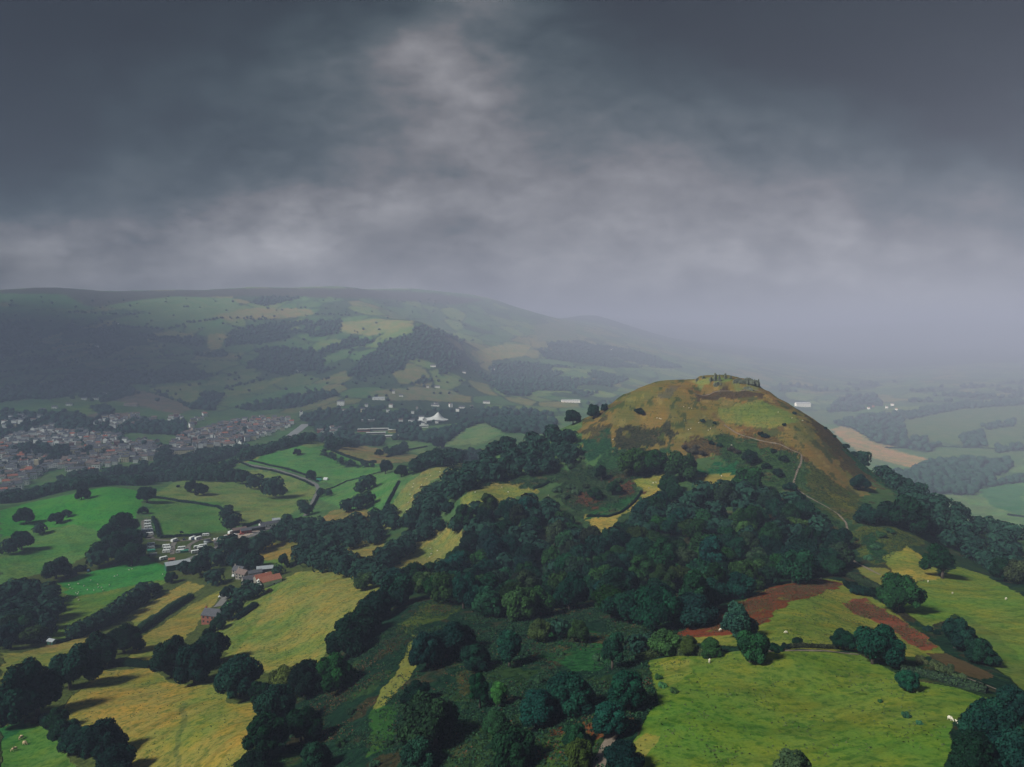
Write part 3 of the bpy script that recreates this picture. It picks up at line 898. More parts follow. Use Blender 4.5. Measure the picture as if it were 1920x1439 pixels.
def poisson(poly, spacing, rng, tries=30, jit=.25):
    lo, hi = poly.min(0), poly.max(0)
    area = (hi - lo).prod()
    n = int(area / spacing ** 2 * 6) + 20
    X = rng.uniform(lo[0], hi[0], n); Y = rng.uniform(lo[1], hi[1], n)
    ok = inside(X, Y, poly)
    X, Y = X[ok], Y[ok]
    grid, out = {}, []
    for x, y in zip(X, Y):
        i, j = int(x // spacing), int(y // spacing)
        s2 = (spacing * rng.uniform(1 - jit, 1 + jit)) ** 2
        if any((x - a) ** 2 + (y - b) ** 2 < s2 for di in (-2, -1, 0, 1, 2) for dj in (-2, -1, 0, 1, 2) for a, b in grid.get((i + di, j + dj), ())):
            continue
        grid.setdefault((i, j), []).append((x, y)); out.append((x, y))
    return out


def wood(pts, spacing, rmin, rmax, cols, label, group, ymin=0., ymax=9e9, style='mixed', kind='tree'):
    poly = world_poly(pts, ymin, ymax)
    for x, y in poisson(poly, spacing, RNG):
        r = RNG.uniform(rmin, rmax)
        st = 'round' if RNG.random() < .8 else 'tall'
        TREES.append([x, y, r, cols[RNG.integers(len(cols))], label, group, 'bush' if style == 'bush' else st, kind])


D, MI, L, Y_, TE, BR = C_DARK, C_MID, C_LIGHT, C_YEL, C_TEAL, C_BROWN
# trees that stand out one by one: (u, v of foot, width px, colour, label[, style])
ONE = [
 (58,1352,98,D,'big dark oak at the corner of the hay-coloured bottom field'),
 (122,1298,80,D,'dark round tree touching the big corner oak from behind'),
 (190,1252,66,D,'dark tree at the head of the bottom field, below the overgrown hedge'),
 (226,1230,64,D,'dark tree filling the gap between the overgrown hedge and the stubble strip'),
 (315,1275,70,D,'dark tree at the end of the short hedge above the bottom field'),
 (358,1285,78,D,'tall dark tree in the clump above the bottom field'),
 (386,1248,62,D,'dark tree at the back of the clump below the brick farmhouse'),
 (445,1312,86,D,'large domed oak alone between the two yellow fields'),
 (482,1322,42,D,'small dark tree leaning against the domed oak'),
 (525,1312,62,(.06,.085,.02),'yellow-green tree beside the dark row below the big yellow field'),
 (567,1312,62,D,'dark tree next to the yellow-green one'),
 (624,1300,68,MI,'rounded tree with pale tips at the lower corner of the big yellow field'),
 (650,1240,72,D,'dark tree on the curved edge of the big yellow field, lowest of its arc'),
 (675,1203,72,D,'dark tree in the middle of the arc round the big yellow field'),
 (703,1168,66,D,'dark tree at the top of the arc round the big yellow field'),
 (738,1140,70,D,'dark tree where the arc meets the hill wood'),
 (508,1365,74,D,'very dark tree below the yellow-green one'),
 (497,1425,78,D,'very dark tree against the lower edge of the hay-coloured field'),
 (560,1395,66,D,'dark tree deep in the shaded corner under the big yellow field'),
 (466,1462,56,D,'dark treetop rising from the bottom edge beside the hay-coloured field'),
 (596,1448,54,MI,'pale-tipped treetop in the shaded bracken at the bottom edge'),
 (800,1258,68,D,'dark tree at the lower end of the big clump in the bracken'),
 (836,1240,78,D,'broadest dark tree of the big clump in the bracken'),
 (872,1222,62,D,'dark tree at the upper end of the big clump in the bracken'),
 (898,1258,60,D,'dark round tree just beside the big bracken clump'),
 (783,1328,50,D,'dark tree beside the pale grassy ride'),
 (815,1408,92,(.02,.045,.032),'blackish spreading tree low on the bracken slope'),
 (786,1452,64,MI,'pale-tipped treetop under the blackish spreading tree'),
 (955,1254,62,TE,'tall teal tree standing free in the upper bracken','tall'),
 (899,1332,50,TE,'slim tree left in shade beside a brighter one','tall'),
 (936,1328,42,L,'bright green slim tree beside a shaded slim one','tall'),
 (1006,1368,78,TE,'front tree of the great pair in the middle of the bracken'),
 (1060,1340,88,TE,'back tree of the great pair in the middle of the bracken'),
 (936,1386,50,L,'light green bushy tree below the two slim ones'),
 (956,1450,78,MI,'wide grey-green treetop on the bottom edge'),
 (1150,1384,72,TE,'front tree of the pair shading the near green field'),
 (1182,1335,76,TE,'back tree of the pair shading the near green field'),
 (1083,1402,46,MI,'compact tree beside the patch of rusty bracken'),
 (1083,1446,50,Y_,'yellow-green treetop beside the bare earth track'),
 (1166,1452,66,TE,'teal treetop at the near corner of the green field'),
 (1150,1258,56,MI,'leafy tree at the top of the bright bracken clearing','tall'),
 (1390,1206,66,(.016,.05,.036),'neat domed grey-green tree beside the rusty bracken'),
 (1410,1246,58,MI,'fresh green tree tucked in front of the domed grey-green one'),
 (1585,1222,46,TE,'smaller tree joined to the big one below the rusty bracken'),
 (1645,1250,84,TE,'big spreading tree on the top edge of the near green field'),
 (1690,1150,72,MI,'large sycamore between the rusty bracken and the upper field'),
 (1797,1218,58,D,'dark upright tree in the shaded upper field'),
 (1846,1246,54,D,'dark rounded tree just below the upright one'),
 (1707,1297,42,TE,'round bush-like tree casting shade on the near green field'),
 (1858,1395,84,TE,'great dark tree in the wood corner, pale along its top'),
 (1908,1352,60,D,'dark tree behind the great one in the wood corner'),
 (1830,1462,76,D,'dark treetop at the very bottom of the wood corner'),
 (1898,1458,80,D,'treetop with pale tips at the bottom of the wood corner'),
 (1488,1500,80,(.03,.055,.032),'pale grey-green treetop rising at the bottom of the near field'),
 (1774,1088,64,D,'dark ivy-thick tree on the edge of the upper field','tall'),
 (1715,1003,80,D,'wide dark tree on the rough slope above the small yellow field'),
 (1632,988,48,D,'dark round tree beside the bend of the footpath'),
 (1612,922,36,D,'dark tree high on the brown flank of the hill'),
 (1186,896,56,L,'light green tree on the open hillside, one of a broad pair'),
 (1228,892,54,MI,'darker tree of the broad pair on the open hillside'),
 (1283,906,64,(.03,.066,.026),'tall pale green domed tree above the hill wood'),
 (1256,930,46,D,'dark grey tree in front of the pale green domed one'),
 (1402,928,58,MI,'big dark green tree above the hill wood near the footpath'),
 (1412,872,30,D,'small dark tree behind the big one near the footpath'),
 (1075,797,32,D,'round tree on the skyline shoulder of the hill'),
 (1113,787,28,D,'dark tree on the skyline beside a smaller one'),
 (1133,772,15,D,'smallest tree on the skyline shoulder of the hill'),
 (1150,930,30,MI,'round bright bush-tree in the rusty hillside bracken'),
 (1120,938,28,MI,'leaning bush-tree beside the round bright one'),
 (1128,905,26,D,'dark upright tree below the light green pair','tall'),
 (150,938,26,D,'lone tree on the bright green hill'),
 (273,944,34,D,'dark tree at the corner hedge of the bright green hill'),
 (264,964,18,D,'small tree under the corner hedge tree'),
 (45,984,34,D,'dark round tree low on the bright green hill'),
 (103,984,28,D,'tree in the small gully of the bright green hill'),
 (126,970,17,D,'little tree at the top of the gully'),
 (557,855,16,D,'lone parkland tree on the green knoll'),
 (585,900,20,D,'tree beside the bend of the lane'),
 (712,856,18,D,'lone tree in the tan field beyond the knoll'),
 (722,890,26,D,'tree with a twin at the foot of the sloping pasture'),
 (752,896,28,D,'round tree at the lower corner of the sloping pasture'),
 (823,842,24,D,'tall round tree rising behind the shelter belt'),
 (356,924,26,D,'tree of the pair on the pale pasture above the caravans'),
 (380,929,28,D,'darker tree of the pair on the pale pasture above the caravans'),
 (100,1088,46,D,'round thorn tree at the edge of the sheep field'),
 (318,1094,23,D,'small round tree just below the green shed'),
 (527,1065,21,TE,'slim tree beside the farm drive','tall'),
 (285,1114,26,D,'tree on the end of the overgrown hedge'),
 (430,1124,30,D,'round tree between the farm buildings and the brick farmhouse'),
 (402,1184,28,D,'leafy tree in front of the brick farmhouse'),
]
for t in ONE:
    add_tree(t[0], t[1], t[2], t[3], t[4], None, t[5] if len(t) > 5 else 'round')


def some(lst, colr, label, group, **kw):
    for u, v, w in lst:
        add_tree(u, v, w, colr, label, group, **kw)


some([(98,1376,38),(122,1392,46),(152,1408,56),(182,1434,64),(216,1462,62)], D, 'dark tree in the curving row along the bottom green paddock', 'row of trees along the bottom paddock')
some([(15,1040,30),(36,1034,40),(72,1004,22)], D, 'dark tree in the thorny line across the bright green hill', 'thorny line across the green hill')
some([(226,1006,46),(214,1056,60),(242,1062,52),(180,1066,38),(205,1025,45),(232,1035,46)], D, 'dark tree in the copse between the green hill and the caravans', 'copse beside the caravan site')
some([(140,1198,30),(162,1188,30),(184,1178,32),(206,1168,34),(228,1155,36),(248,1140,34),(268,1126,32)], D, 'dark tree grown out of the overgrown hedge below the sheep', 'overgrown hedge below the sheep field')
some([(372,1082,44),(408,1064,34),(400,1100,32),(440,1074,46),(468,1072,42),(452,1044,48),(425,1040,36),(480,1040,34),(345,1078,26),(385,1050,26),(495,1030,34)], D, 'dark tree in the wooded strip between the road and the farm', 'trees between the road and the farm')
some([(446,1130,26),(462,1128,28),(480,1120,26),(440,1150,28),(425,1165,30),(520,1080,20),(462,1108,20)], D, 'dark garden tree in the belt behind the brick farmhouse', 'garden trees of the farm')
some([(430,903,24),(452,908,27),(476,918,31),(499,926,31),(514,935,39)], D, 'dark tree in the belt crossing the pale pasture', 'tree belt across the pale pasture')
some([(650,962,27),(671,958,31),(690,948,25),(688,920,30),(676,928,24)], D, 'tree in the clump on the green fields below the lane', 'clumps on the green fields')
some([(424,980,26),(432,996,30),(441,985,22),(428,962,16)], D, 'tree at the hedge corner behind the roadside sheds', 'trees behind the roadside sheds')
some([(566,955,19),(601,932,17),(616,931,13),(574,968,24)], D, 'small tree beside the lane near the little camp', 'small trees along the lane')
some([(1330,1230,42),(1292,1230,40),(1255,1228,58),(1215,1222,34)], (.035,.07,.024), 'light green tree in the overgrown hedge at the top of the near field', 'light green hedge trees', kind='tree')
some([(1015,1204,42),(1050,1198,36),(1092,1208,42),(1195,1230,36)], (.04,.065,.022), 'yellowish bush-like tree on the ragged lower edge of the hill wood', 'ragged lower edge of the hill wood')

DC = [D, D, D, MI, MI, TE, TE, (.014, .040, .016), (.018, .03, .018), (.02, .046, .016), (.009, .022, .02)]
wood([(765,980),(800,930),(870,892),(940,866),(1000,838),(1055,812),(1078,838),(1082,872),(1035,890),(985,893),(935,902),(880,918),(850,950),(832,985),(785,1005),(755,1000)], 12, 6, 9, DC, 'dark tree in the wood climbing the flank of the hill', 'flank wood', 450, 800)
wood([(840,1000),(890,968),(1000,962),(1050,972),(1065,1000),(1090,1030),(1130,1040),(1140,1165),(1060,1150),(1000,1168),(920,1165),(850,1135),(780,1125),(735,1112),(860,1075),(872,1050),(872,1010)], 12.5, 6.5, 9.5, DC, 'dark tree in the wood below the small hill pastures', 'wood below the hill pastures', 250, 620)
wood([(1140,1030),(1170,992),(1215,962),(1260,948),(1310,928),(1370,928),(1420,938),(1480,950),(1520,970),(1545,1000),(1580,1030),(1585,1062),(1560,1085),(1500,1090),(1440,1108),(1370,1130),(1310,1178),(1260,1195),(1200,1195),(1140,1168)], 12.5, 6.5, 9.5, DC, 'dark tree in the big wood across the foot of the hill', 'wood across the foot of the hill', 250, 620)
wood([(1740,1000),(1690,935),(1640,885),(1605,856),(1665,868),(1750,922),(1830,972),(1900,1012),(1925,1040),(1925,1120),(1850,1078),(1800,1045)], 13, 5, 7.5, [D, BR, (.05,.06,.04), D], 'brownish tree in the scrub wood on the steep far flank', 'scrub wood on the steep flank', 350, 760)
wood([(0,1122),(40,1108),(98,1122),(103,1168),(93,1206),(30,1222),(0,1218)], 9.5, 5.5, 8, DC, 'dark tree in the copse beside the stable sheds', 'copse beside the stable sheds', 250, 700)
wood([(540,1002),(600,988),(640,992),(735,968),(740,990),(700,1024),(640,1034),(600,1024),(560,1034)], 11, 5.5, 8, DC, 'dark tree in the row along the top of the flank pastures', 'row along the top of the flank pastures', 350, 1000)
wood([(560,1036),(620,1044),(660,1064),(705,1078),(722,1102),(690,1108),(650,1088),(600,1074),(560,1056)], 10.5, 5.5, 8, DC, 'dark tree in the row above the big yellow field', 'row above the big yellow field', 300, 800)
wood([(710,1062),(745,1032),(775,1012),(812,988),(836,986),(800,1014),(770,1042),(722,1066)], 9, 5.5, 7.5, DC, 'dark tree in the row between two flank pastures', 'row between two flank pastures', 300, 800)
wood([(510,1012),(530,990),(560,985),(575,1005),(560,1018),(525,1020)], 10, 5.5, 8, DC, 'dark tree in the clump at the end of the roadside sheds', 'clump at the end of the sheds', 400, 900)

# ------ everything smaller than the largest 300 goes into one mass
def bake_tree(x, y, r, colr, lod, seed):
    rng = np.random.default_rng(seed)
    z = gz(x, y)
    return x, y, z, r


BIG = sorted([t for t in TREES], key=lambda t: -t[2] / t[1])
named = [t for t in BIG if t[5] is None]
rest = [t for t in BIG if t[5] is not None]
KEEP = 296
indiv = named + rest[:KEEP - len(named)]
MASS = rest[KEEP - len(named):]
print('trees', len(TREES), 'individual', len(indiv), 'mass', len(MASS))
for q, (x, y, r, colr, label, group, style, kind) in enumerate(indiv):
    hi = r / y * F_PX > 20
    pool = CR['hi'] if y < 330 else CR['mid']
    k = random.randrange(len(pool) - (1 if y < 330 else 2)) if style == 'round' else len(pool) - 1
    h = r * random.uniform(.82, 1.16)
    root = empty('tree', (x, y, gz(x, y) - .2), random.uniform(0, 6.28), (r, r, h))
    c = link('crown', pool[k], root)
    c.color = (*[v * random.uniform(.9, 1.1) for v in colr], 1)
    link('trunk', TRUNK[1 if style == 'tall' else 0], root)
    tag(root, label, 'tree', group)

# bushes
BUSH = [
 ([(1620,1118,42),(1600,1105,30),(1642,1120,34)], D, 'dark scrub bush on the bank above the rusty bracken', 'scrub on the bank'),
 ([(1452,1222,30),(1472,1216,22),(1496,1210,26),(1525,1214,14)], D, 'small dark bush on the line above the near field track', 'bushes above the near track'),
 ([(1730,1245,30),(1755,1255,32),(1780,1268,34),(1806,1280,30),(1742,1262,26)], (.055,.07,.035), 'brownish bush in the straggling hedge beside the near field', 'straggling hedge bushes'),
 ([(1745,1184,20),(1760,1190,16)], D, 'little bush in the shaded upper field', 'little bushes of the upper field'),
 ([(1201,780,20),(1196,774,12)], D, 'dark thorn bush alone on the tawny hilltop', 'thorn bushes of the hilltop'),
 ([(1285,845,18),(1300,850,22),(1318,855,18),(1306,842,14),(1372,848,18),(1385,852,16)], (.05,.04,.035), 'dark purplish thorn bush at the foot of the tawny slope', 'purplish thorns'),
 ([(1437,822,16),(1425,818,14),(1470,800,10),(1490,778,9),(1340,796,9),(1318,792,10),(1350,838,12),(1335,835,14)], D, 'dark gorse bush scattered on the upper slope', 'gorse of the upper slope'),
 ([(1548,806,9),(1565,822,10),(1585,842,16),(1605,858,22),(1622,870,20),(1648,886,18),(1668,896,18)], D, 'dark bush on the skyline of the steep flank', 'bushes on the flank skyline'),
 ([(920,908,7),(1068,918,18),(1080,930,22),(1100,915,18),(1060,935,20),(1045,925,22),(1160,905,18),(1105,880,14),(1070,880,20),(1040,880,18),(1090,862,14)], (.04,.07,.04), 'low bush in the bracken of the middle slope', 'bushes in the middle slope bracken'),
 ([(1440,880,20),(1460,895,26),(1425,895,18),(1470,865,18),(1450,850,14),(1480,920,26),(1500,940,30)], D, 'dark bush beside the winding footpath', 'bushes beside the footpath'),
 ([(1655,1010,22),(1640,1030,20),(1630,1050,18),(1668,1000,18),(1605,1015,14)], (.03,.075,.04), 'bracken-green bush below the bend of the footpath', 'bushes below the path bend'),
 ([(590,1440,26),(640,1400,26),(700,1440,24),(660,1340,22),(730,1400,20),(860,1360,20),(1010,1280,24),(985,1230,20),(870,1330,18),(1110,1300,18),(1050,1230,20),(1120,1240,24)], (.03,.07,.04), 'low scrub bush in the shaded bracken slope', 'scrub of the bracken slope'),
 ([(215,1062,14),(150,1072,26),(130,1080,20),(270,1010,16),(340,1000,8),(333,914,9)], D, 'small bush at the edge of the green fields', 'bushes of the green fields'),
 ([(1240,1290,20),(1262,1300,18),(1236,1275,18)], (.04,.11,.045), 'low green bramble spilling into the near field', 'brambles of the near field'),
 ([(1700,1345,20),(1725,1358,16),(1650,1318,12)], (.03,.09,.045), 'dark rush clump in the near green field', 'rush clumps in the near field'),
 ([(480,1075,12),(506,1110,14),(470,1100,14),(545,1062,14)], (.16,.15,.03), 'yellow-leaved garden bush by the farm', 'yellow bushes by the farm'),
]
for lst, colr, label, group in BUSH:
    for u, v, w in lst:
        p = at(u, v, 60, 1000)
        r = w / 2 * p[1] / F_PX
        root = empty('bush', (p[0], p[1] + r * .3, gz(p[0], p[1] + r * .3) - .1), random.uniform(0, 6.28), (r, r, r * random.uniform(.9, 1.2)))
        c = link('crown', random.choice(CR['bush']), root)
        c.color = (*colr, 1)
        link('stem', STEM, root)
        tag(root, label, 'bush', group)

# ------------------------------------------------------------------ the far woods, one mass
WV, WF, WT, WQ, WQF, WQT = [], [], [], [], [], []
wn = [0, 0]


def mass_tree(x, y, r, shade, rng, z=None):
    z = gz(x, y) if z is None else z
    near_ = y < 1500
    if near_:
        n = 210 if y < 1000 else 110
        d = rng.normal(0, 1, (n, 3)); d /= np.linalg.norm(d, axis=1)[:, None]
        d[:, 2] = np.where(d[:, 2] < -.5, -d[:, 2], d[:, 2])
        lob = 1 + .18 * np.sin(d[:, 0] * 5 + x) * np.cos(d[:, 1] * 4 + y) + .14 * np.sin(d[:, 2] * 6 + x * .7)
        C = np.stack([x + d[:, 0] * r * lob * .95, y + d[:, 1] * r * lob * .95, z + r * .85 + d[:, 2] * r * .85 * lob], 1)
        V, Fc = quads(C, d + [0, 0, .2], r * (.2 if n > 150 else .27) * rng.uniform(.7, 1.3, n), rng)
        WQ.append(V); WQF.append(Fc + wn[1]); wn[1] += len(V)
        WQT.append(np.clip(rng.uniform(0, .75, n) * .7 + shade, 0, 1))
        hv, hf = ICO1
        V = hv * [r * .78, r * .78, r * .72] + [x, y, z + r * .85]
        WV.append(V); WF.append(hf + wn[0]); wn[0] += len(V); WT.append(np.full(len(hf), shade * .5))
    else:
        hv, hf = ICO2 if y < 2300 else ICO1
        lob = 1 + .22 * rng.normal(0, 1, len(hv)).clip(-1.4, 1.4)
        V = hv * lob[:, None] * [r, r, r * .85] + [x, y, z + r * .7]
        WV.append(V); WF.append(hf + wn[0]); wn[0] += len(V)
        WT.append(np.clip(rng.uniform(0, .5, len(hf)) + shade, 0, 1))


for x, y, r, *_ in MASS:
    mass_tree(x, y, r, random.uniform(0, .3), RNG)


def woods(pts, spacing, r0, r1, ymin, ymax, shade=(0, .3)):
    wp = world_poly(pts, ymin, ymax)
    wm = inside(GX + wob1 * ymin * .012, GY + wob2 * ymin * .012, wp)
    if ymin >= 1500:
        wm &= fbm(GX / 170, GY / 240, 3, 55) < .16
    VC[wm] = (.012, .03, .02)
    for x, y in poisson(wp, spacing, RNG):
        if ymin >= 1500 and fbm(np.array([x / 170]), np.array([y / 240]), 3, 55)[0] > .16:
            continue
        mass_tree(x, y, RNG.uniform(r0, r1), RNG.uniform(*shade), RNG)


# belt between the fields and the town, shelter belts, woods round the town
woods([(0,938),(60,930),(130,912),(200,903),(280,903),(300,888),(380,883),(420,878),(470,853),(540,833),(580,820),(640,813),(600,828),(520,846),(450,868),(420,888),(300,903),(270,912),(200,910),(130,922),(70,938),(0,953)], 13, 6, 9, 930, 1700, (.05,.6))
woods([(100,905),(120,897),(180,890),(250,882),(330,866),(350,858),(420,848),(470,838),(440,856),(380,876),(300,886),(230,896),(130,908),(100,912)], 15, 6, 9, 930, 1700, (.05,.5))
woods([(290,856),(318,842),(320,868),(300,876)], 11, 6, 9, 1100, 1700, (0,.2))
woods([(270,895),(420,880),(470,900),(430,905),(350,902),(290,905)], 14, 5, 7, 930, 1300, (.05,.4))
woods([(768,884),(800,868),(850,856),(895,852),(960,838),(960,850),(895,866),(850,872),(800,880),(775,890)], 13, 6, 9, 700, 1500, (0,.2))
woods([(615,845),(625,822),(660,818),(718,825),(715,838),(670,836),(640,842)], 15, 6, 9, 1100, 2000, (0,.2))
woods([(740,825),(800,815),(880,798),(960,785),(1040,790),(1040,815),(950,812),(905,792),(870,805),(830,835),(800,830)], 17, 7, 10, 1200, 2300, (0,.2))
woods([(720,848),(760,838),(765,852),(730,856)], 14, 5, 7, 1000, 1900, (0,.2))
woods([(605,848),(650,868),(700,875),(700,878),(650,874),(600,852)], 10, 3, 5, 1000, 1500, (0,.2))
woods([(595,800),(640,795),(650,815),(600,815)], 16, 6, 8, 1500, 2400, (0,.2))
woods([(730,800),(780,795),(790,812),(740,815)], 16, 6, 8, 1500, 2400, (0,.2))
woods([(635,782),(760,772),(780,785),(650,795)], 20, 6, 8, 1700, 2600, (0,.2))
woods([(900,770),(1040,760),(1180,755),(1180,775),(1000,782),(900,785)], 26, 7, 10, 1900, 3200, (0,.2))
woods([(236,795),(258,788),(300,796),(345,793),(346,818),(300,815),(240,812)], 15, 7, 10, 1400, 2400, (0,.1))
woods([(20,842),(60,836),(90,842),(90,856),(60,860),(25,856)], 17, 6, 9, 1100, 2000, (0,.1))
woods([(75,842),(120,838),(135,862),(95,868)], 17, 6, 9, 1100, 2000, (0,.1))
woods([(100,785),(160,790),(170,815),(120,815),(95,800)], 18, 6, 9, 1400, 2400, (0,.1))
woods([(0,770),(90,775),(100,785),(60,800),(0,795)], 24, 6, 8, 1500, 2500, (0,.1))
woods([(170,765),(200,758),(215,775),(190,780)], 14, 6, 8, 1500, 2500, (0,.1))
woods([(545,790),(600,770),(740,760),(700,775),(600,790)], 24, 6, 9, 1700, 3000, (0,.2))
for pts, sp in (([(0,840),(95,850),(230,830),(300,832),(300,850),(220,856),(95,885),(0,905)], 40), ([(0,775),(130,770),(230,800),(230,828),(120,838),(0,835)], 30), ([(300,850),(360,812),(480,785),(555,795),(470,828),(360,852)], 60), ([(560,780),(900,765),(900,790),(740,805),(600,815)], 55)):
    woods(pts, sp, 5, 8, 1000, 3200, (0, .2))
# mountain woods
for pts in ([(0,605),(60,622),(70,640),(95,660),(110,680),(75,690),(0,688)], [(0,735),(60,715),(160,700),(200,695),(235,690),(250,740),(200,755),(140,752),(60,748),(0,755)],
            [(140,640),(170,618),(215,612),(225,628),(200,645),(160,640)], [(165,660),(215,645),(225,655),(190,675)], [(240,690),(300,668),(420,660),(520,650),(640,632),(700,640),(640,690),(560,712),(470,690),(380,712),(280,722),(250,720)],
            [(420,650),(430,620),(520,605),(640,600),(640,628),(540,640)], [(690,640),(760,622),(800,612),(870,640),(860,690),(800,720),(700,725),(650,705)], [(0,560),(30,566),(120,580),(110,584),(40,577)],
            [(880,690),(980,680),(1080,690),(1180,710),(1100,745),(950,745)], [(380,735),(420,742),(400,770),(360,768)], [(440,765),(520,748),(600,733),(640,740),(560,765),(470,772)], [(450,565),(510,556),(560,560),(500,575)],
            [(250,625),(300,632),(380,635),(380,650),(300,642)], [(1000,645),(1080,640),(1200,660),(1280,690),(1150,690),(1020,672)]):
    woods(pts, 19, 4, 12, 2000, 6000, (0, .18))
for pts in ([(195,606),(240,614),(300,619),(350,610)], [(130,586),(260,590)], [(100,652),(170,642)], [(98,668),(170,655)], [(110,682),(200,668)], [(230,640),(330,636)], [(0,700),(80,692),(160,678)], [(290,738),(330,752),(372,768)], [(420,728),(500,712)], [(350,606),(420,597),(520,601)], [(590,590),(660,592)]):
    for k in range(len(pts) - 1):
        p0, p1 = at(*pts[k], 1800), at(*pts[k + 1], 1800)
        n = int(np.hypot(*(p1 - p0)[:2]) / 18)
        for q in range(n):
            f = q / max(1, n)
            x, y = (p0 + (p1 - p0) * f)[:2] + RNG.normal(0, 5, 2)
            mass_tree(x, y, RNG.uniform(5, 9), .05, RNG)
# scattered field trees on the mountain
for _ in range(420):
    u, v = RNG.uniform(0, 900), RNG.uniform(556, 760)
    p = at(u, v, 2200)
    mass_tree(p[0], p[1], RNG.uniform(4, 8), .05, RNG)
# beyond the hill to the side
woods([(1560,795),(1620,780),(1690,775),(1700,822),(1760,835),(1740,850),(1640,830),(1600,805)], 28, 9, 14, 1320, 6600, (0,.15))
woods([(1690,775),(1780,760),(1920,750),(1920,760),(1800,768),(1700,788)], 25, 9, 14, 1440, 7700, (0,.15))
woods([(1690,895),(1740,870),(1840,862),(1895,868),(1890,885),(1840,905),(1820,930),(1740,925),(1700,915)], 21, 9, 14, 1080, 4840, (0,.15))
woods([(1640,880),(1700,888),(1760,925),(1740,930),(1680,905)], 20, 8, 11, 960, 4840, (0,.15))
woods([(1800,822),(1840,810),(1845,838),(1810,842)], 22, 9, 14, 1320, 5720, (0,.15))
woods([(1690,830),(1735,820),(1740,832),(1700,836)], 22, 8, 12, 1320, 5720, (0,.15))
woods([(1860,840),(1920,835),(1920,845),(1870,850)], 22, 8, 12, 1320, 5720, (0,.15))
woods([(1840,800),(1900,790),(1905,800),(1850,806)], 25, 9, 14, 1320, 5720, (0,.15))
woods([(1830,905),(1920,895),(1920,905),(1850,915)], 20, 7, 9, 1080, 4840, (0,.15))
woods([(1550,775),(1575,745),(1640,740),(1660,770),(1600,780)], 42, 11, 16, 1800, 9900, (0,.15))
woods([(1690,755),(1780,738),(1920,730),(1920,745),(1780,755)], 48, 11, 16, 1800, 9900, (0,.15))
woods([(1700,730),(1920,715),(1920,722),(1720,738)], 62, 12, 18, 1800, 12100, (0,.15))
woods([(1460,735),(1600,735),(1700,715),(1600,720),(1460,722)], 70, 12, 18, 1800, 12100, (0,.15))
g_me.attributes['field_colour'].data.foreach_set('color', np.concatenate([VC, np.ones(VC.shape[:2] + (1,))], -1).astype(np.float32).ravel())
V = np.vstack(WQ + WV); nq = sum(len(a) for a in WQ)
loops = np.concatenate([np.concatenate(WQF).ravel(), np.concatenate(WF).ravel() + nq]).astype(np.int32)
nQ, nT = sum(len(a) for a in WQF), sum(len(a) for a in WF)
me = bpy.data.meshes.new('woods')
me.vertices.add(len(V)); me.vertices.foreach_set('co', V.astype(np.float32).ravel())
me.loops.add(len(loops)); me.loops.foreach_set('vertex_index', loops)
me.polygons.add(nQ + nT); me.polygons.foreach_set('loop_start', np.concatenate([np.arange(nQ) * 4, nQ * 4 + np.arange(nT) * 3]).astype(np.int32))
me.update(calc_edges=True)
me.attributes.new('tint', 'FLOAT', 'FACE').data.foreach_set('value', np.concatenate(WQT + WT).astype(np.float32))
o = link('woods', me, None, M['leaf']); o.color = (.012, .034, .024, 1)
tag(o, 'far woods, shelter belts and hedgerow trees across the valley', 'woods', kind='stuff')
print('woods faces', nQ, nT)

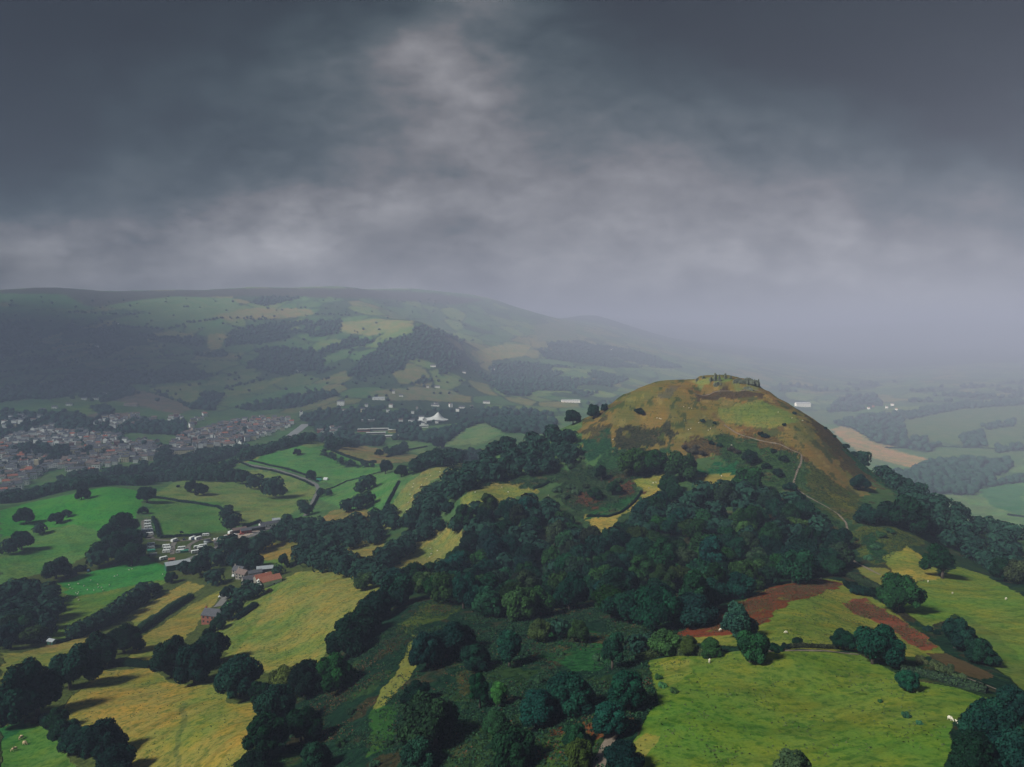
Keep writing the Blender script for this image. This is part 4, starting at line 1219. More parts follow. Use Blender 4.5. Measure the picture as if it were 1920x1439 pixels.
# ------------------------------------------------------------------ bracken and rough growth, one mass
def bracken():
    Cs, Ns, Ss, Ts = [], [], [], []
    polys = [([(480,1330),(640,1240),(740,1170),(780,1130),(880,1120),(1000,1120),(1280,1160),(1300,1215),(1215,1240),(1235,1320),(1150,1400),(1100,1500),(450,1500)], 60, 480, 1.0, .55),
             ([(1100,895),(1140,840),(1200,850),(1255,850),(1250,880),(1180,905),(1120,912)], 400, 860, 1.6, .8), ([(1040,900),(1085,872),(1170,890),(1200,912),(1185,940),(1150,965),(1090,968),(1050,940)], 400, 860, 1.5, .8),
             ([(885,912),(930,893),(1010,893),(1060,880),(1070,900),(1010,912),(975,915),(940,905),(900,915)], 400, 860, 1.5, .8), ([(1355,812),(1440,832),(1503,852),(1492,920),(1430,905),(1380,880),(1340,850),(1310,835)], 400, 860, 1.7, .75),
             ([(1505,855),(1560,900),(1640,960),(1600,985),(1560,960),(1500,920)], 400, 860, 1.9, .6), ([(1575,838),(1640,872),(1740,940),(1790,985),(1740,985),(1670,925),(1610,875)], 400, 860, 1.8, .7), ([(1148,838),(1165,812),(1200,796),(1258,803),(1248,830),(1200,850)], 400, 860, 1.8, .7),
             ([(1595,1000),(1640,975),(1735,1012),(1690,1030),(1650,1062),(1610,1050)], 250, 700, 1.6, .6), ([(1500,930),(1560,960),(1590,1000),(1585,1050),(1540,1000)], 300, 860, 1.6, .7),
             ([(1500,775),(1550,815),(1600,860),(1640,910),(1615,918),(1560,870),(1515,815)], 400, 860, 2.6, .6), ([(1040,1100),(1300,1100),(1300,1160),(1100,1160)], 200, 450, 1.3, .55),
             ([(1120,800),(1180,752),(1250,730),(1320,728),(1440,735),(1500,775),(1540,815),(1500,850),(1440,830),(1300,832),(1150,836)], 400, 860, 5.5, .75)]
    red = [([(1280,1192),(1340,1152),(1440,1107),(1530,1089),(1582,1097),(1540,1112),(1475,1130),(1440,1162),(1400,1186),(1300,1194)], 100, 450, .75, .4, 1), ([(1580,1134),(1620,1122),(1660,1148),(1700,1168),(1750,1210),(1722,1216),(1662,1174),(1602,1152)], 100, 450, .75, .4, 1)]
    for pts, y0, y1, sp, size, *rust in polys + red:
        poly = world_poly(pts, y0, y1)
        lo, hi = poly.min(0), poly.max(0)
        n = int((hi - lo).prod() / sp ** 2 * 1.6)
        X, Y = RNG.uniform(lo[0], hi[0], n), RNG.uniform(lo[1], hi[1], n)
        dens = fbm(X / 11, Y / 11, 3, 77)
        ok = inside(X, Y, poly) & (dens + RNG.normal(0, .15, n) > (-.25 if rust else -.12))
        X, Y = X[ok], Y[ok]
        Z = ground(X, Y)
        hh = size * (.4 + .6 * np.clip(dens[ok] + .4, 0, 1.2))
        for q in range(3):
            m_ = len(X)
            Cs.append(np.stack([X + RNG.normal(0, size * .5, m_), Y + RNG.normal(0, size * .5, m_), Z + hh * RNG.uniform(.3, 1.1, m_)], 1))
            Ns.append(np.stack([RNG.normal(0, .5, m_), RNG.normal(0, .5, m_), np.ones(m_)], 1))
            Ss.append(size * RNG.uniform(.35, .75, m_))
            if rust:
                Ts.append(RNG.choice([.62, .82, .92, 1.0], m_, p=[.1, .2, .4, .3]))
                continue
            Ts.append(np.where(RNG.random(m_) < .025 + .3 * (fbm(X / 17, Y / 17, 2, 99) > .34), RNG.uniform(.8, 1, m_), RNG.uniform(0, .7, m_)))
    C = np.concatenate(Cs)
    V, Fc = quads(C, np.concatenate(Ns), np.concatenate(Ss), RNG, .6)
    me = mesh_np('bracken', V, Fc, 4, False, {'tint': ('FLOAT', 'FACE', np.concatenate(Ts))})
    m, nt, b = mat('bracken_fronds')
    t = N(nt, 'ShaderNodeAttribute', attribute_name='tint').outputs['Fac']
    cr = N(nt, 'ShaderNodeValToRGB')
    e = cr.color_ramp.elements
    e[0].position, e[0].color = 0, (.006, .024, .017, 1)
    e[1].position, e[1].color = 1, (.11, .042, .022, 1)
    for pos, cc in ((.35, (.012, .045, .022, 1)), (.66, (.024, .072, .026, 1)), (.76, (.05, .06, .024, 1))):
        x = e.new(pos); x.color = cc
    nt.links.new(t, cr.inputs[0]); nt.links.new(cr.outputs[0], b.inputs['Base Color'])
    tag(link('bracken', me, None, m), 'green and rusty bracken covering the rough slopes', 'bracken', kind='stuff')
    print('bracken', len(Fc))


bracken()


def grass():
    Cs, Ns, Ss = [], [], []
    for pts, y0, y1, n in (([(1175,1412),(1240,1320),(1220,1244),(1300,1228),(1450,1226),(1600,1228),(1700,1275),(1850,1315),(1790,1345),(1770,1480),(1600,1520),(1165,1520)], 60, 400, 6000),
                           ([(130,1318),(190,1262),(280,1256),(330,1289),(400,1289),(440,1326),(486,1322),(490,1360),(450,1460),(250,1460),(200,1405),(132,1352)], 100, 400, 5000),
                           ([(405,1205),(440,1150),(505,1105),(560,1077),(640,1077),(715,1102),(655,1150),(605,1220),(585,1250),(520,1260)], 200, 700, 9000),
                           ([(1440,1200),(1480,1150),(1510,1115),(1560,1105),(1640,1160),(1590,1188),(1550,1212)], 100, 450, 7000)):
        poly = world_poly(pts, y0, y1)
        lo, hi = poly.min(0), poly.max(0)
        X, Y = RNG.uniform(lo[0], hi[0], n), RNG.uniform(lo[1], hi[1], n)
        ok = inside(X, Y, poly) & (fbm(X / 7, Y / 7, 4, 87) + RNG.normal(0, .2, n) > .12)
        X, Y = X[ok], Y[ok]
        k = len(X)
        Cs.append(np.stack([X, Y, ground(X, Y) + .12], 1)); Ns.append(np.stack([RNG.normal(0, .7, k), RNG.normal(0, .7, k), np.ones(k)], 1)); Ss.append(RNG.uniform(.12, .42, k))
    C = np.concatenate(Cs)
    V, Fc = quads(C, np.concatenate(Ns), np.concatenate(Ss), RNG, .6)
    me = mesh_np('grass', V, Fc, 4, False, {'tint': ('FLOAT', 'FACE', RNG.uniform(0, 1, len(Fc)))})
    m, nt, b = mat('coarse_grass')
    t = N(nt, 'ShaderNodeAttribute', attribute_name='tint').outputs['Fac']
    nt.links.new(mix_c(nt, t, (.04, .07, .018), (.075, .1, .028)), b.inputs['Base Color'])
    tag(link('grass', me, None, m), 'coarse grass tufts standing in the pastures', 'grass', kind='stuff')


grass()

# ------------------------------------------------------------------ hedges
def hedge(pts, w, h, label, group=None, colr=C_DARK, ymin=0., ymax=9e9, leaf=None):
    P = np.array([at(u, v, ymin, ymax)[:2] for u, v in pts])
    d = np.concatenate([[0], np.cumsum(np.hypot(*np.diff(P, axis=0).T))])
    L = d[-1]
    leaf = leaf or max(.3, np.mean(P[:, 1]) * .00075)
    n = int(L * (w + 2 * h) / leaf ** 2 * .9)
    n = min(n, 9000)
    s = RNG.uniform(0, L, n)
    X, Y = np.interp(s, d, P[:, 0]), np.interp(s, d, P[:, 1])
    dx, dy = np.interp(s + .5, d, P[:, 0]) - np.interp(s - .5, d, P[:, 0]), np.interp(s + .5, d, P[:, 1]) - np.interp(s - .5, d, P[:, 1])
    ln = np.hypot(dx, dy) + 1e-6
    nx, ny = -dy / ln, dx / ln
    th = RNG.uniform(-.15, math.pi + .15, n)
    var = 1 + .3 * fbm(s / 6, s * 0 + d[-1], 3, 9)
    hh = h * var
    ox, oz = np.cos(th) * w / 2 * var, np.clip(np.sin(th), 0, 1) ** .6 * hh
    z = ground(X, Y)
    C = np.stack([X + nx * ox, Y + ny * ox, z + oz], 1) + RNG.normal(0, leaf * .35, (n, 3))
    Nn = np.stack([nx * np.cos(th), ny * np.cos(th), np.sin(th) + .2], 1)
    V, Fc = quads(C, Nn, leaf * RNG.uniform(.7, 1.3, n), RNG)
    # dense core
    k = max(3, int(L / 2.5))
    ss = np.linspace(0, L, k)
    CX, CY = np.interp(ss, d, P[:, 0]), np.interp(ss, d, P[:, 1])
    cdx, cdy = np.gradient(CX), np.gradient(CY)
    cl_ = np.hypot(cdx, cdy) + 1e-6
    cnx, cny = -cdy / cl_, cdx / cl_
    zz = ground(CX, CY)
    hv = 1 + .3 * fbm(ss / 6, ss * 0 + d[-1], 3, 9)
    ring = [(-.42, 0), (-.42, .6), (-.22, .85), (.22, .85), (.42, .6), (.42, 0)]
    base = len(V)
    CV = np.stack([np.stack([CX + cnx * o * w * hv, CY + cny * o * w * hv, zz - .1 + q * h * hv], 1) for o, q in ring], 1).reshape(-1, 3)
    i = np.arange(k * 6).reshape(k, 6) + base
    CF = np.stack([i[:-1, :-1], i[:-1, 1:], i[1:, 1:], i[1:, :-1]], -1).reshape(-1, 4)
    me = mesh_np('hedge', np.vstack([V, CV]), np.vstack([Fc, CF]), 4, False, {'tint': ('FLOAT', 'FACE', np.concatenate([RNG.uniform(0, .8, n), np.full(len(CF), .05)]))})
    o = link('hedge', me, None, M['leaf']); o.color = (*colr, 1)
    return tag(o, label, 'hedge', group)


hedge([(255,1190),(290,1165),(320,1145),(358,1122)], 6, 4.2, 'thick smooth hedge between two stubble strips', None, (.035,.08,.045), 200, 700)
hedge([(205,1250),(235,1248),(283,1252)], 4, 3.2, 'short ragged hedge at the head of the bottom field', None, D, 200, 600)
hedge([(285,934),(310,936),(335,941),(362,944),(385,948),(405,951)], 3, 2.4, 'dark clipped hedge along the top of the field above the caravans', None, D, 500, 1000)
hedge([(408,951),(418,958),(424,968)], 3, 2.2, 'short hedge turning down from the clipped one', None, D, 500, 1000)
hedge([(287,972),(293,985),(297,1000),(300,1008)], 3.4, 2.6, 'hedge beside the upper row of caravans', None, D, 500, 900)
hedge([(300,1009),(330,1007),(360,1005),(392,1003)], 3, 2.4, 'straight hedge behind the gravel drive of the caravan site', None, D, 500, 900)
hedge([(456,990),(470,985),(488,979)], 3, 2.6, 'boxy hedge behind the roadside sheds', None, D, 500, 1000)
hedge([(130,1200),(160,1190),(200,1172),(240,1148),(275,1122)], 6, 3.5, 'dense undergrowth hedge under the overgrown row below the sheep', None, D, 200, 700)
hedge([(100,1208),(122,1204),(132,1200)], 2.4, 1.8, 'low hedge running from the stable sheds', None, D, 200, 700)
hedge([(420,871),(470,876),(510,883),(545,893),(572,903),(588,912)], 2.6, 1.8, 'hedge on the near side of the curving lane', None, D, 700, 1250)
hedge([(440,866),(500,872),(545,882),(580,894),(596,904)], 2.6, 1.8, 'hedge on the far side of the curving lane', None, D, 700, 1250)
hedge([(600,922),(593,938),(585,953)], 2.4, 1.8, 'hedge on the outer side of the lane bend', None, D, 600, 1150)
hedge([(622,846),(640,853),(665,862),(690,869),(705,868)], 4, 3.5, 'bushy hedge under the tan field beyond the knoll', None, D, 900, 1500)
hedge([(610,920),(650,903),(700,890),(722,884)], 1.6, 1.1, 'thin hedge line across the green fields below the lane', None, D, 700, 1300)
hedge([(705,980),(722,955),(735,930),(748,905)], 3.2, 2.6, 'hedge along the foot of the sloping pasture', None, D, 500, 1100)
hedge([(725,858),(760,845),(800,838)], 2.4, 2, 'thin hedge between two small green valley fields', None, D, 900, 2000)
hedge([(1000,917),(1012,914),(1030,905)], 2, 1.6, 'scrubby edge of the small hill pasture', None, D, 400, 800)
hedge([(1100,969),(1140,970),(1165,962),(1190,942),(1203,922)], 1.6, 1.4, 'dark bracken bank along the pale hill ride', None, D, 400, 800)
hedge([(1560,1062),(1600,1085),(1650,1108),(1690,1130)], 4, 2.4, 'scrubby hedge above the rusty bracken', None, (.04,.07,.04), 200, 600)
hedge([(1470,1216),(1520,1214),(1570,1216)], 1.6, 1.0, 'broken low hedge behind the near field track', None, (.05,.06,.035), 150, 400)
hedge([(1195,1240),(1240,1228),(1300,1228),(1350,1228)], 3.4, 2.0, 'overgrown bank along the top of the near green field', None, (.06,.10,.04), 150, 400)
hedge([(1690,1262),(1740,1268),(1800,1288),(1850,1300)], 3, 1.8, 'shady hedge bank beside the near field', None, (.04,.06,.035), 100, 400)
hedge([(540,1066),(575,1052),(600,1056)], 4, 3, 'dark hedge behind the farm drive', None, D, 300, 800)
hedge([(440,1165),(462,1150),(478,1138)], 5, 3.0, 'hedge along the top of the big yellow field behind the barn', None, D, 300, 700)
hedge([(1840,912),(1880,902),(1920,905)], 4, 3, 'hedge across the teal field beyond the hill', None, D, 900, 4000)
hedge([(1890,966),(1930,972)], 4, 3, 'hedge at the near end of the teal field beyond the hill', None, D, 700, 4000)
hedge([(1660,840),(1760,838),(1860,842),(1920,846)], 5, 3, 'long hedge across the hazy plain', None, D, 1100, 6000)
hedge([(80,1350),(110,1372),(140,1395),(170,1420)], 4, 3, 'undergrowth hedge under the row along the bottom paddock', None, D, 100, 400)

# ------------------------------------------------------------------ buildings
def gable(L, Wd, H, Rf, ov=.35, th=.18):
    """walls and roof of a gabled block: L along x, Wd along y"""
    x, y = L / 2, Wd / 2
    w = MB().faces([(-x, -y, -1.2), (x, -y, -1.2), (x, y, -1.2), (-x, y, -1.2), (-x, -y, H), (x, -y, H), (x, y, H), (-x, y, H), (-x, 0, H + Rf), (x, 0, H + Rf)],
                   [(0, 1, 5, 4), (2, 3, 7, 6), (1, 2, 6, 9, 5), (3, 0, 4, 8, 7), (4, 5, 9, 8), (6, 7, 8, 9), (0, 3, 2, 1)])
    s = Rf / y
    X, Yo = x + ov, y + ov
    z0, z1 = H - ov * s + .05, H + Rf + .05
    r = MB().faces([(-X, -Yo, z0), (X, -Yo, z0), (X, 0, z1), (-X, 0, z1), (-X, Yo, z0), (X, Yo, z0),
                    (-X, -Yo, z0 + th), (X, -Yo, z0 + th), (X, 0, z1 + th), (-X, 0, z1 + th), (-X, Yo, z0 + th), (X, Yo, z0 + th)],
                   [(0, 3, 2, 1), (3, 4, 5, 2), (6, 7, 8, 9), (9, 8, 11, 10), (0, 1, 7, 6), (4, 10, 11, 5), (0, 6, 9, 3), (3, 9, 10, 4), (1, 2, 8, 7), (2, 5, 11, 8)])
    return w, r


def win_mesh(w, h):
    return MB().box((0, 0, 0), (w, .08, h)).mesh('window', M['glass'])


def building(name, u, v, L, Wd, H, Rf, wall, roof, label, cat='building', rz=0., chim=1, nwin=3, storeys=2, group=None, ymin=0., ymax=9e9, door=True, pos=None):
    p = at(u, v, ymin, ymax) if pos is None else pos
    w, r = gable(L, Wd, H, Rf)
    root = empty(name, (p[0], p[1], gz(p[0], p[1])), rz)
    link('wall', w.mesh('wall', M[wall]), root)
    ro = link('roof', r.mesh('roof', M[roof]), root)
    for k in range(chim):
        cx = (-L / 2 + .7) if k == 0 else (L / 2 - .7 if k == 1 else 0)
        link('chimney', MB().box((cx, 0, H + Rf + .3), (.9, .7, 2.0), 0, .05).mesh('chimney', M['brick' if wall == 'brick' else 'stone']), ro)
    if nwin:
        wm = win_mesh(min(1.3, L / nwin * .45), 1.25)
        for side in (-1, 1):
            for st in range(storeys):
                for k in range(nwin):
                    o = link('window', wm, root)
                    o.location = (-L / 2 + L * (k + .5) / nwin, side * (Wd / 2 + .02), H / storeys * (st + .55))
    if door:
        link('door', MB().box((L * .12, -Wd / 2 - .03, 1.0), (1.0, .1, 2.0)).mesh('door', M['wood_dark']), root)
    return tag(root, label, cat, group)


# farm, stables and roadside
building('farmhouse', 402, 1166, 12.5, 8.5, 5.4, 3.0, 'brick', 'slate', 'red brick farmhouse with slate roof and chimneys between yellow fields', 'house', R(-14), 2, 4, 2, None, 250, 700)
building('farmhouse', 392, 1164, 6, 5, 4.6, 2.4, 'brick', 'slate', 'lower brick wing standing at the gable of the farmhouse', 'house', R(70), 1, 2, 2, None, 250, 700)
building('barn', 505, 1097, 15, 8.5, 4.2, 2.6, 'render_white', 'rust', 'white-gabled barn with rusty red corrugated roof', 'barn', R(42), 0, 0, 1, None, 300, 700)
building('barn', 493, 1090, 12, 6, 3.6, 2.2, 'stone', 'tile_red', 'low stone barn with dark red roof behind the rusty barn', 'barn', R(42), 0, 0, 1, None, 300, 700)
building('farm_building', 472, 1094, 13, 7, 3.8, 2.4, 'stone', 'slate', 'blue slate farm building next to the rusty barn', 'farm building', R(36), 0, 3, 1, None, 300, 700)
building('farm_building', 456, 1084, 10, 6.5, 4.2, 2.6, 'stone', 'slate_brown', 'brown-roofed stone house in the farmyard', 'house', R(-30), 1, 3, 2, None, 300, 700)
building('farm_building', 449, 1078, 9, 6.5, 4.4, 2.6, 'stone', 'slate', 'dark slate house at the tree end of the farmyard', 'house', R(-20), 1, 3, 2, None, 300, 750)
building('farm_building', 478, 1080, 10, 5, 3, 1.6, 'stone', 'slate', 'low dark shed behind the farmyard', 'shed', R(30), 0, 0, 1, None, 300, 750)
building('farm_building', 497, 1072, 12, 6, 3, 1.6, 'wood_dark', 'metal_grey', 'dark open shed under the slim tree by the drive', 'shed', R(18), 0, 0, 1, None, 300, 750)
building('stable', 86, 1203, 4.6, 3.2, 2.3, .9, 'metal_green', 'metal_grey', 'green stable shed against the dark copse', 'shed', R(-20), 0, 0, 1, None, 250, 600)
building('stable', 98, 1208, 4.6, 3.2, 2.3, .9, 'metal_green', 'metal_grey', 'green stable shed with white end, farther from the copse', 'shed', R(-20), 0, 0, 1, None, 250, 600)
building('shed', 333, 1065, 19, 11, 4.5, 1.8, 'metal_green', 'metal_grey', 'green-clad shed with pale grey roof at the end of the road', 'shed', R(34), 0, 0, 1, None, 400, 800)
building('shed', 322, 1054, 5, 4, 2.6, 1, 'brick', 'rust', 'tiny rusty hut behind the green-clad shed', 'shed', R(20), 0, 0, 1, None, 400, 850)
building('shed', 415, 1023, 12, 6, 3.4, 1.4, 'stone', 'slate', 'dark-roofed shed in the trees at the near side of the road', 'shed', R(20), 0, 0, 1, None, 400, 850)
building('shed', 449, 999, 13, 6, 3.6, 1.8, 'wood_dark', 'slate_brown', 'dark brown timber shed behind the yard', 'shed', R(38), 0, 0, 1, None, 400, 950)
building('shed', 461, 1000, 10, 6, 3.4, 1.6, 'brick', 'slate', 'red-ended shed with slate roof beside the road', 'shed', R(32), 0, 0, 1, None, 400, 950)
building('shed', 478, 995, 20, 4, 3, 1.2, 'wood_dark', 'slate', 'long narrow dark shed along the road', 'shed', R(36), 0, 0, 1, None, 400, 950)
building('shed', 505, 988, 20, 6.5, 3.8, 2, 'render_white', 'slate', 'long white house with dark blue roof at the road end', 'house', R(38), 1, 5, 1, None, 400, 950)
building('shed', 518, 981, 8, 6, 3.4, 2, 'render_white', 'metal_grey', 'pale round-ended house at the far end of the road', 'house', R(20), 1, 2, 1, None, 400, 1000)


def tank(u, v, label):
    p = at(u, v, 400, 950)
    root = empty('water_tank', (p[0], p[1], gz(*p[:2])))
    link('body', MB().cyl((0, 0, -.5), (0, 0, 2.6), 3.2, 3.2, 20).mesh('body', M['metal_grey'], True), root)
    link('lid', MB().cyl((0, 0, 2.6), (0, 0, 3.3), 3.3, 1.2, 20).mesh('lid', M['car_dark'], True), root)
    tag(root, label, 'tank')


tank(389, 1018, 'round dark-topped tank at the mouth of the gravel loop')


def caravan_proto(kind='white'):
    root = empty('caravan', (0, 0, 0))
    prof = [(-3.1, .45), (3.0, .45), (3.25, 1.1), (2.85, 2.35), (2.5, 2.6), (-2.6, 2.6), (-2.95, 2.4), (-3.2, 1.2)]
    V = [(x, -1.12, z) for x, z in prof] + [(x, 1.12, z) for x, z in prof]
    n = len(prof)
    link('body', MB().faces(V, [tuple(range(n)), tuple(range(2 * n - 1, n - 1, -1))] + [(k, (k + 1) % n, n + (k + 1) % n, n + k) for k in range(n)]).mesh('body', M['white' if kind == 'white' else 'cream']), root)
    wm = MB().box((0, 0, 0), (1.1, .06, .55), 0, .02).mesh('window', M['glass'])
    for x, y in ((-1.9, -1.13), (1.7, -1.13), (-1.9, 1.13), (0, 1.13), (1.7, 1.13)):
        link('window', wm, root).location = (x, y, 1.75)
    o = link('window', MB().box((3.1, 0, 1.75), (.1, 1.6, .55), 0, .02).mesh('window', M['glass']), root)
    link('door', MB().box((.2, -1.13, 1.35), (.65, .07, 1.7), 0, .02).mesh('door', M['metal_grey']), root)
    tm = MB().cyl((0, -.1, 0), (0, .1, 0), .33, .33, 14).mesh('wheel', M['tyre'], True)
    for y in (-1.05, 1.05):
        link('wheel', tm, root).location = (-.1, y, .33)
    link('drawbar', MB().faces([(3.0, -.6, .45), (3.0, .6, .45), (4.4, 0, .5), (3.0, -.6, .55), (3.0, .6, .55), (4.4, 0, .62)], [(0, 2, 1), (3, 4, 5), (0, 1, 4, 3), (1, 2, 5, 4), (2, 0, 3, 5)]).mesh('drawbar', M['metal_grey']), root)
    return root


cp = caravan_proto()
VANS = [
 ([(277,981),(277,987),(278,992),(280,998),(281,1004)], R(22), 'white caravan in the row of five along the upper hedge', 'upper row of caravans'),
 ([(283,1024),(283,1030)], R(20), 'white caravan in the lower row above the grey awning', 'lower row of caravans'),
 ([(312,1027),(314,1032),(312,1037)], R(12), 'white caravan in the row of three by the gravel spur', 'three caravans by the spur'),
 ([(307,1050)], R(52), 'cream caravan parked alone and askew on the grass', None),
 ([(327,1016)], R(70), 'white caravan end-on beside the gravel drive', None),
 ([(361,1012)], R(70), 'small white caravan beside a car on the gravel drive', None),
 ([(372,1012)], R(60), 'white caravan with a dark awning against the straight hedge', None),
 ([(386,1006)], R(15), 'long white caravan at the end of the straight hedge', None),
 ([(341,1031),(338,1037)], R(20), 'white caravan of the pair on the grass island', 'pair on the grass island'),
 ([(371,1029),(378,1031),(367,1038),(381,1027)], R(28), 'white caravan in the cluster beside the road', 'cluster beside the road'),
 ([(434,1001)], R(70), 'white caravan alone at the top of the yard', None),
]
first = True
for lst, rz, label, group in VANS:
    for u, v in lst:
        o = cp if first else copy_tree(cp)
        first = False
        p = at(u, v, 400, 950)
        o.location = (p[0], p[1], gz(*p[:2]) + .1)
        o.rotation_euler = (0, 0, rz + random.uniform(-.05, .05))
        s = random.uniform(1.05, 1.2)
        o.scale = (s, s, s)
        tag(o, label, 'caravan', group)


def awning(u, v, m, label, rz):
    p = at(u, v, 400, 950)
    root = empty('awning', (p[0], p[1], gz(*p[:2])), rz)
    w, r = gable(6.5, 3.2, 1.9, .7, .15, .06)
    link('side_panel', w.mesh('side_panel', m), root); link('canopy', r.mesh('canopy', m), root)
    tag(root, label, 'awning')


awning(284, 1035, M['tent_green'], 'green awning between caravans in the lower row', R(20))
awning(287, 1042, M['tent_dark'], 'grey awning at the near end of the lower row', R(28))
awning(346, 1036, M['tent_green'], 'dark green awning beside the pair on the grass island', R(24))


def tent(u, v, s, m, label, rz=0.):
    p = at(u, v, 500, 1300)
    root = empty('tent', (p[0], p[1], gz(*p[:2])), rz)
    w, r = gable(4 * s, 3 * s, .8 * s, 1.5 * s, .1, .05)
    link('wall', w.mesh('wall', m), root); link('canopy', r.mesh('canopy', m), root)
    tag(root, label, 'tent')


tent(598, 902, 1.7, M['tent_green'], 'green tent beside the bend of the lane', R(10))
tent(611, 900, 1.5, M['tent_white'], 'white tent next to the green one', R(-15))
tent(269, 995, .9, M['tent_white'], 'small white tent beside the upper row of caravans', R(30))


def car_proto(paint):
    root = empty('parked_car', (0, 0, 0))
    prof = [(-2.1, .35), (2.1, .35), (2.15, .75), (1.3, .9), (.6, 1.45), (-1.0, 1.48), (-1.7, .95), (-2.15, .85)]
    V = [(x, -.85 if z < 1 else -.68, z) for x, z in prof] + [(x, .85 if z < 1 else .68, z) for x, z in prof]
    n = len(prof)
    link('body', MB().faces(V, [tuple(range(n)), tuple(range(2 * n - 1, n - 1, -1))] + [(k, (k + 1) % n, n + (k + 1) % n, n + k) for k in range(n)]).mesh('body', paint), root)
    for y in (-.76, .76):
        link('window', MB().box((-.2, y, 1.2), (1.7, .1, .32)).mesh('window', M['glass']), root)
    tm = MB().cyl((0, -.1, 0), (0, .1, 0), .32, .32, 12).mesh('wheel', M['tyre'], True)
    for x in (-1.3, 1.3):
        for y in (-.8, .8):
            link('wheel', tm, root).location = (x, y, .32)
    return root


CARS = [('car_dark', [((345,1013), 'dark car parked against the straight hedge', None), ((386,1018), 'dark car beside the round tank', None), ((497,1080), 'dark car under the trees behind the rusty barn', None)]),
        ('white', [((402,1013), 'white car at the lower end of the yard', 'white cars in the yard'), ((408,1012), 'white car at the lower end of the yard', 'white cars in the yard'), ((415,1010), 'white car at the lower end of the yard', 'white cars in the yard'),
                   ((424,1007), 'white car higher up the yard', 'white cars higher in the yard'), ((440,1004), 'white car higher up the yard', 'white cars higher in the yard'), ((437,1082), 'white van-like car beside the farmyard trees', None), ((492,991), 'white car in front of the long white house', None), ((416,1121), 'white car on the farmhouse driveway', None), ((501,1078), 'white car behind the rusty barn', None)]),
        ('car_blue', [((365,1013), 'blue car beside the small caravan on the drive', None), ((420,1011), 'blue car in the middle of the yard', None), ((166,1072), 'blue vehicle in the scrub at the top of the sheep field', None)]),
        ('car_red', [((453,1003), 'red car beside the red-ended shed', None), ((430,1006), 'red car in the middle of the yard', None)])]
for paint, lst in CARS:
    proto = car_proto(M[paint])
    for k, ((u, v), label, group) in enumerate(lst):
        o = proto if k == 0 else copy_tree(proto)
        p = at(u, v, 300, 950)
        o.location = (p[0], p[1], gz(*p[:2]) + .2)
        o.rotation_euler = (0, 0, R(random.choice((20, 30, 110))))
        o.scale = (1.1, 1.1, 1.1)
        tag(o, label, 'car', group)

# ------------------------------------------------------------------ the town
HP = []
for wall, roof in (('render_white', 'slate'), ('render_white', 'slate_brown'), ('stone', 'slate'), ('cream', 'slate'), ('brick', 'slate_brown'), ('render_white', 'tile_red'), ('stone', 'slate_brown')):
    w, r = gable(9, 7, 7.2, 1.9, .3, .2)
    ch = MB().box((0, 0, 9.3), (1.0, .8, 1.9)).mesh('chimney', M['stone'])
    wn_ = MB()
    HP.append((w.mesh('wall', M[wall]), r.mesh('roof', M[roof]), ch, wall, roof))
WORD = {'render_white': 'white', 'stone': 'grey stone', 'cream': 'cream', 'brick': 'red brick', 'slate': 'slate-roofed', 'slate_brown': 'brown-roofed', 'tile_red': 'red-tiled'}
WNM = win_mesh(1.1, 1.2)
HOUSES = []


def houses(pts, spacing, where, group, weights, ymin, ymax, rz, rows=True):
    poly = world_poly(pts, ymin, ymax)
    c, s = math.cos(rz), math.sin(rz)
    Rm = np.array([[c, s], [-s, c]])
    q = poly @ Rm.T
    lo, hi = q.min(0), q.max(0)
    y = lo[1]
    while y < hi[1]:
        x = lo[0] + RNG.uniform(0, spacing)
        while x < hi[0]:
            p = np.array([x, y + RNG.normal(0, 2)]) @ Rm
            if inside(p[:1], p[1:2], poly)[0] and RNG.random() < .86:
                k = RNG.choice(len(HP), p=weights)
                HOUSES.append((p[0], p[1], k, rz + RNG.normal(0, .12) + (math.pi / 2 if RNG.random() < .12 else 0), RNG.uniform(.95, 1.5), where, group))
            x += spacing * RNG.uniform(.72, 1.5)
        y += spacing * RNG.uniform(1.25, 1.75)


Wm = [.48, .22, .05, .11, .05, .06, .03]
Wc = [.40, .26, .06, .12, .05, .07, .04]
houses([(0,905),(30,897),(60,885),(95,870),(92,885),(60,900),(45,915),(20,925),(0,930)], 11.5, 'at the near end of the town above the tree belt', 'near end of the town', Wc, 950, 1700, R(25))
houses([(75,880),(110,868),(160,862),(220,850),(285,846),(300,856),(285,868),(230,872),(170,884),(120,884)], 12, 'in the tight streets nearest the tree belt', 'streets nearest the tree belt', Wm, 1000, 1900, R(18))
houses([(130,850),(180,835),(240,828),(300,830),(300,846),(220,850),(150,862)], 15, 'in the middle streets between two dark groves', 'middle streets of the town', Wc, 1100, 2100, R(15))
houses([(300,850),(330,825),(360,812),(420,795),(480,785),(540,785),(555,795),(520,812),(470,828),(420,838),(365,842),(360,852)], 14.5, 'in the dense old centre of the town', 'dense centre of the town', Wc, 1250, 2400, R(20))
houses([(0,830),(40,812),(90,805),(130,812),(200,815),(230,825),(180,835),(120,840),(60,832),(0,850)], 14, 'among trees on the shaded side of the town', 'shaded side of the town', Wm, 1200, 2300, R(10))
houses([(0,840),(50,846),(95,858),(75,878),(32,896),(0,904)], 14, 'at the shaded near edge of the town beside the dark copse', 'shaded near edge of the town', Wm, 1000, 1800, R(20))
houses([(175,795),(200,783),(255,778),(270,790),(340,780),(350,790),(260,800),(200,805)], 19, 'on the rise behind the dark grove', 'rise behind the dark grove', Wc, 1400, 2600, R(12))
houses([(0,790),(30,780),(80,785),(60,800),(0,808)], 24, 'scattered under the shaded mountain foot', 'under the shaded mountain foot', Wm, 1500, 2600, R(5))
